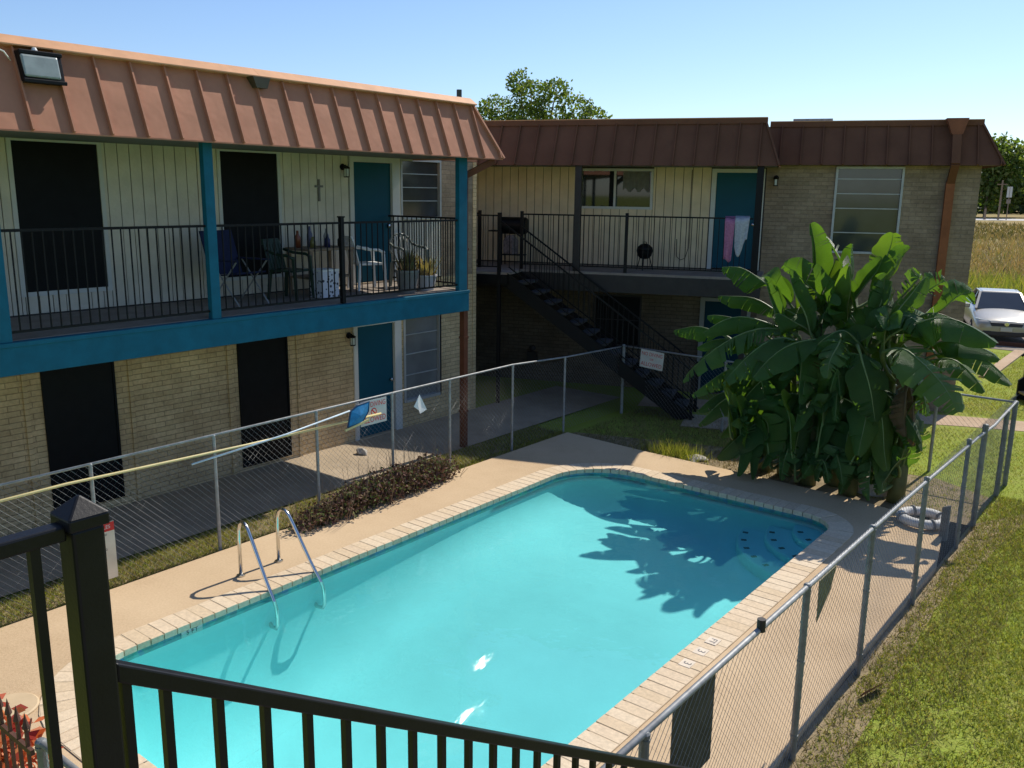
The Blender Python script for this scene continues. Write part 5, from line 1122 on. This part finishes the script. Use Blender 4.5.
b.add(vs, [(i * 4 + k, i * 4 + k + 1, (i + 1) * 4 + k + 1, (i + 1) * 4 + k) for i in range(3) for k in range(3)] + [(0, 1, 2, 3), (12, 15, 14, 13)]); b.build('windows', m_glc, CRT)
b = MB(); b.hexa([(-.60, -.20, 1.385), (.60, -.20, 1.385), (.60, .80, 1.41), (-.60, .80, 1.41), (-.52, -.12, 1.445), (.52, -.12, 1.445), (.52, .72, 1.46), (-.52, .72, 1.46)]); b.build('roof', m_car, CRT, bevel=.025)
for sx in (-1, 1):
    b = MB(); b.bar((sx * .755, -1.03, .94), (sx * .58, -.17, 1.41), .07, .05); b.bar((sx * .575, -.17, 1.41), (sx * .585, .77, 1.425), .05, .04); b.bar((sx * .585, .76, 1.42), (sx * .69, 1.75, 1.05), .10, .06); b.bar((sx * .735, .25, .96), (sx * .575, .28, 1.41), .07, .04); b.build('pillar', m_car, CRT)
    b = MB(); b.hexa([(sx * .42, -2.315, .60), (sx * .80, -2.17, .60), (sx * .80, -2.10, .60), (sx * .42, -2.24, .60), (sx * .44, -2.27, .715), (sx * .85, -1.98, .75), (sx * .85, -1.9, .75), (sx * .44, -2.1, .715)]); b.build('headlight', m_bulb, CRT, bevel=.015)
    b = MB(); b.obox((sx * 1.0, -.72, 1.0), (.20, .10, .14)); b.build('wing_mirror', m_car, CRT, bevel=.03)
    b = MB(); b.box(sx * .52 - .12, sx * .52 + .12, -2.36, -2.25, .30, .40); b.build('fog_light', m_ink, CRT, bevel=.02)
    for y in (-1.42, 1.38):
        M = Matrix.Rotation(R_(90), 3, 'Y'); b = MB(); b.lathe([(.20, -.1), (.30, -.1), (.325, -.07), (.325, .07), (.30, .1), (.20, .1)], (sx * .80, y, .325), 24, M); wh = b.build('wheel', m_tyre, CRT)
        b = MB(); b.lathe([(0, -.06), (.21, -.09), (.21, .09), (0, .06)], (sx * .82, y, .325), 20, M); b.build('rim', m_rim, wh)
b = MB(); b.hexa([(-.42, -2.375, .56), (.42, -2.375, .56), (.42, -2.25, .56), (-.42, -2.25, .56), (-.46, -2.335, .67), (.46, -2.335, .67), (.46, -2.2, .67), (-.46, -2.2, .67)]); b.build('grille', m_ink, CRT, bevel=.015)
b = MB(); b.box(-.62, .62, -2.385, -2.2, .27, .39); b.build('bumper_intake', m_ink, CRT, bevel=.02)
b = MB(); b.box(-.16, .16, -2.40, -2.38, .42, .53); b.build('number_plate', m_white, CRT)
b = MB(); b.lathe([(.0, .012), (.06, .01), (.07, 0)], (0, -2.375, .635), 16, Matrix.Rotation(R_(90), 3, 'X')); b.build('badge', m_steel, CRT)
b = MB(); b.bar((-7.9, 30.1, GZ + .06), (-3.4, 30.6, GZ + .06), .16, .16); tag(b.build('kerb_stop', mat('rust_brown_beam', (.10, .045, .03), .8, .2, 4)), 'low rust brown barrier beam in front of the parked car', 'barrier')
b = MB(); b.box(-4.25, -3.95, 24.5, 29.6, GZ, GZ + .05); struct(b.build('kerb', m_path))
# ------------------------------------------------------------------ stairs at the right edge of the picture and a bin added to cast shadow on the lawn
RS = thing('staircase', 'dark steel staircase with a slatted side at the right edge of the lawn', 'staircase', (-2.55, 21.4, GZ), R_(30))
for y in (0, 1.0):
    b = MB(); b.hexa([(-.1, y - .03, 0), (.3, y - .03, 0), (.3, y + .03, 0), (-.1, y + .03, 0), (3.2, y - .03, 2.62), (3.4, y - .03, 2.75), (3.4, y + .03, 2.75), (3.2, y + .03, 2.62)]); b.hexa([(0, y - .03, .1), (3.3, y - .03, 2.7), (3.3, y + .03, 2.7), (0, y + .03, .1), (0, y - .03, .45), (3.3, y - .03, 3.0), (3.3, y + .03, 3.0), (0, y + .03, .45)]); b.build('stringer', m_black, RS)
    b = MB(); b.bar((0, y, 1.0), (3.3, y, 3.7), .04, .04); hr = b.build('handrail', m_black, RS)
    for k in range(22): baluster(.9, .008, m_black, hr, (.1 + 3.1 * k / 21, y, .12 + 2.65 * k / 21))
for k in range(13): b = MB(); b.box(.02 + .25 * k, .30 + .25 * k, -.06, 1.06, .17 + .2 * k, .21 + .2 * k); b.build('tread', m_tread if k % 2 else m_walk, RS)
b = MB(); b.box(3.2, 4.8, -.06, 1.06, 2.70, 2.76); b.build('landing', m_slab, RS)
for x, y in ((4.7, 0), (4.7, 1.0), (3.4, 0), (3.4, 1.0)): b = MB(); b.box(x - .04, x + .04, y - .04, y + .04, 0, 2.70); b.build('post', m_black, RS)
t = thing('added_shadow_bin', 'black bin shape added at the right edge to cast a shadow on the lawn', 'bin', (-.70, 15.05, GZ))
b = MB(); b.lathe([(.24, 0), (.30, .75), (.32, .78), (.30, .80), (.27, .78), (.0, .70)], (0, 0, 0), 20); b.build('bin_body', m_black, t); b = MB(); b.lathe([(.31, .80), (.33, .80), (.33, .84), (.25, .90), (0, .93)], (0, 0, .0), 20); b.build('lid', m_black, t)
# debris on the lawn edge
b = MB(); b.add([(0, 0, 0), (.10, .32, .02), (.16, .30, .10), (.05, -.02, .09)], [(0, 1, 2, 3)]); o = tag(b.build('scrap_board', mat('rusty_scrap', (.22, .09, .05), .8, .3, 9)), 'rust coloured scrap leaning at the foot of the right fence', 'scrap'); o.location = (-1.95, 7.55, GZ + .01)
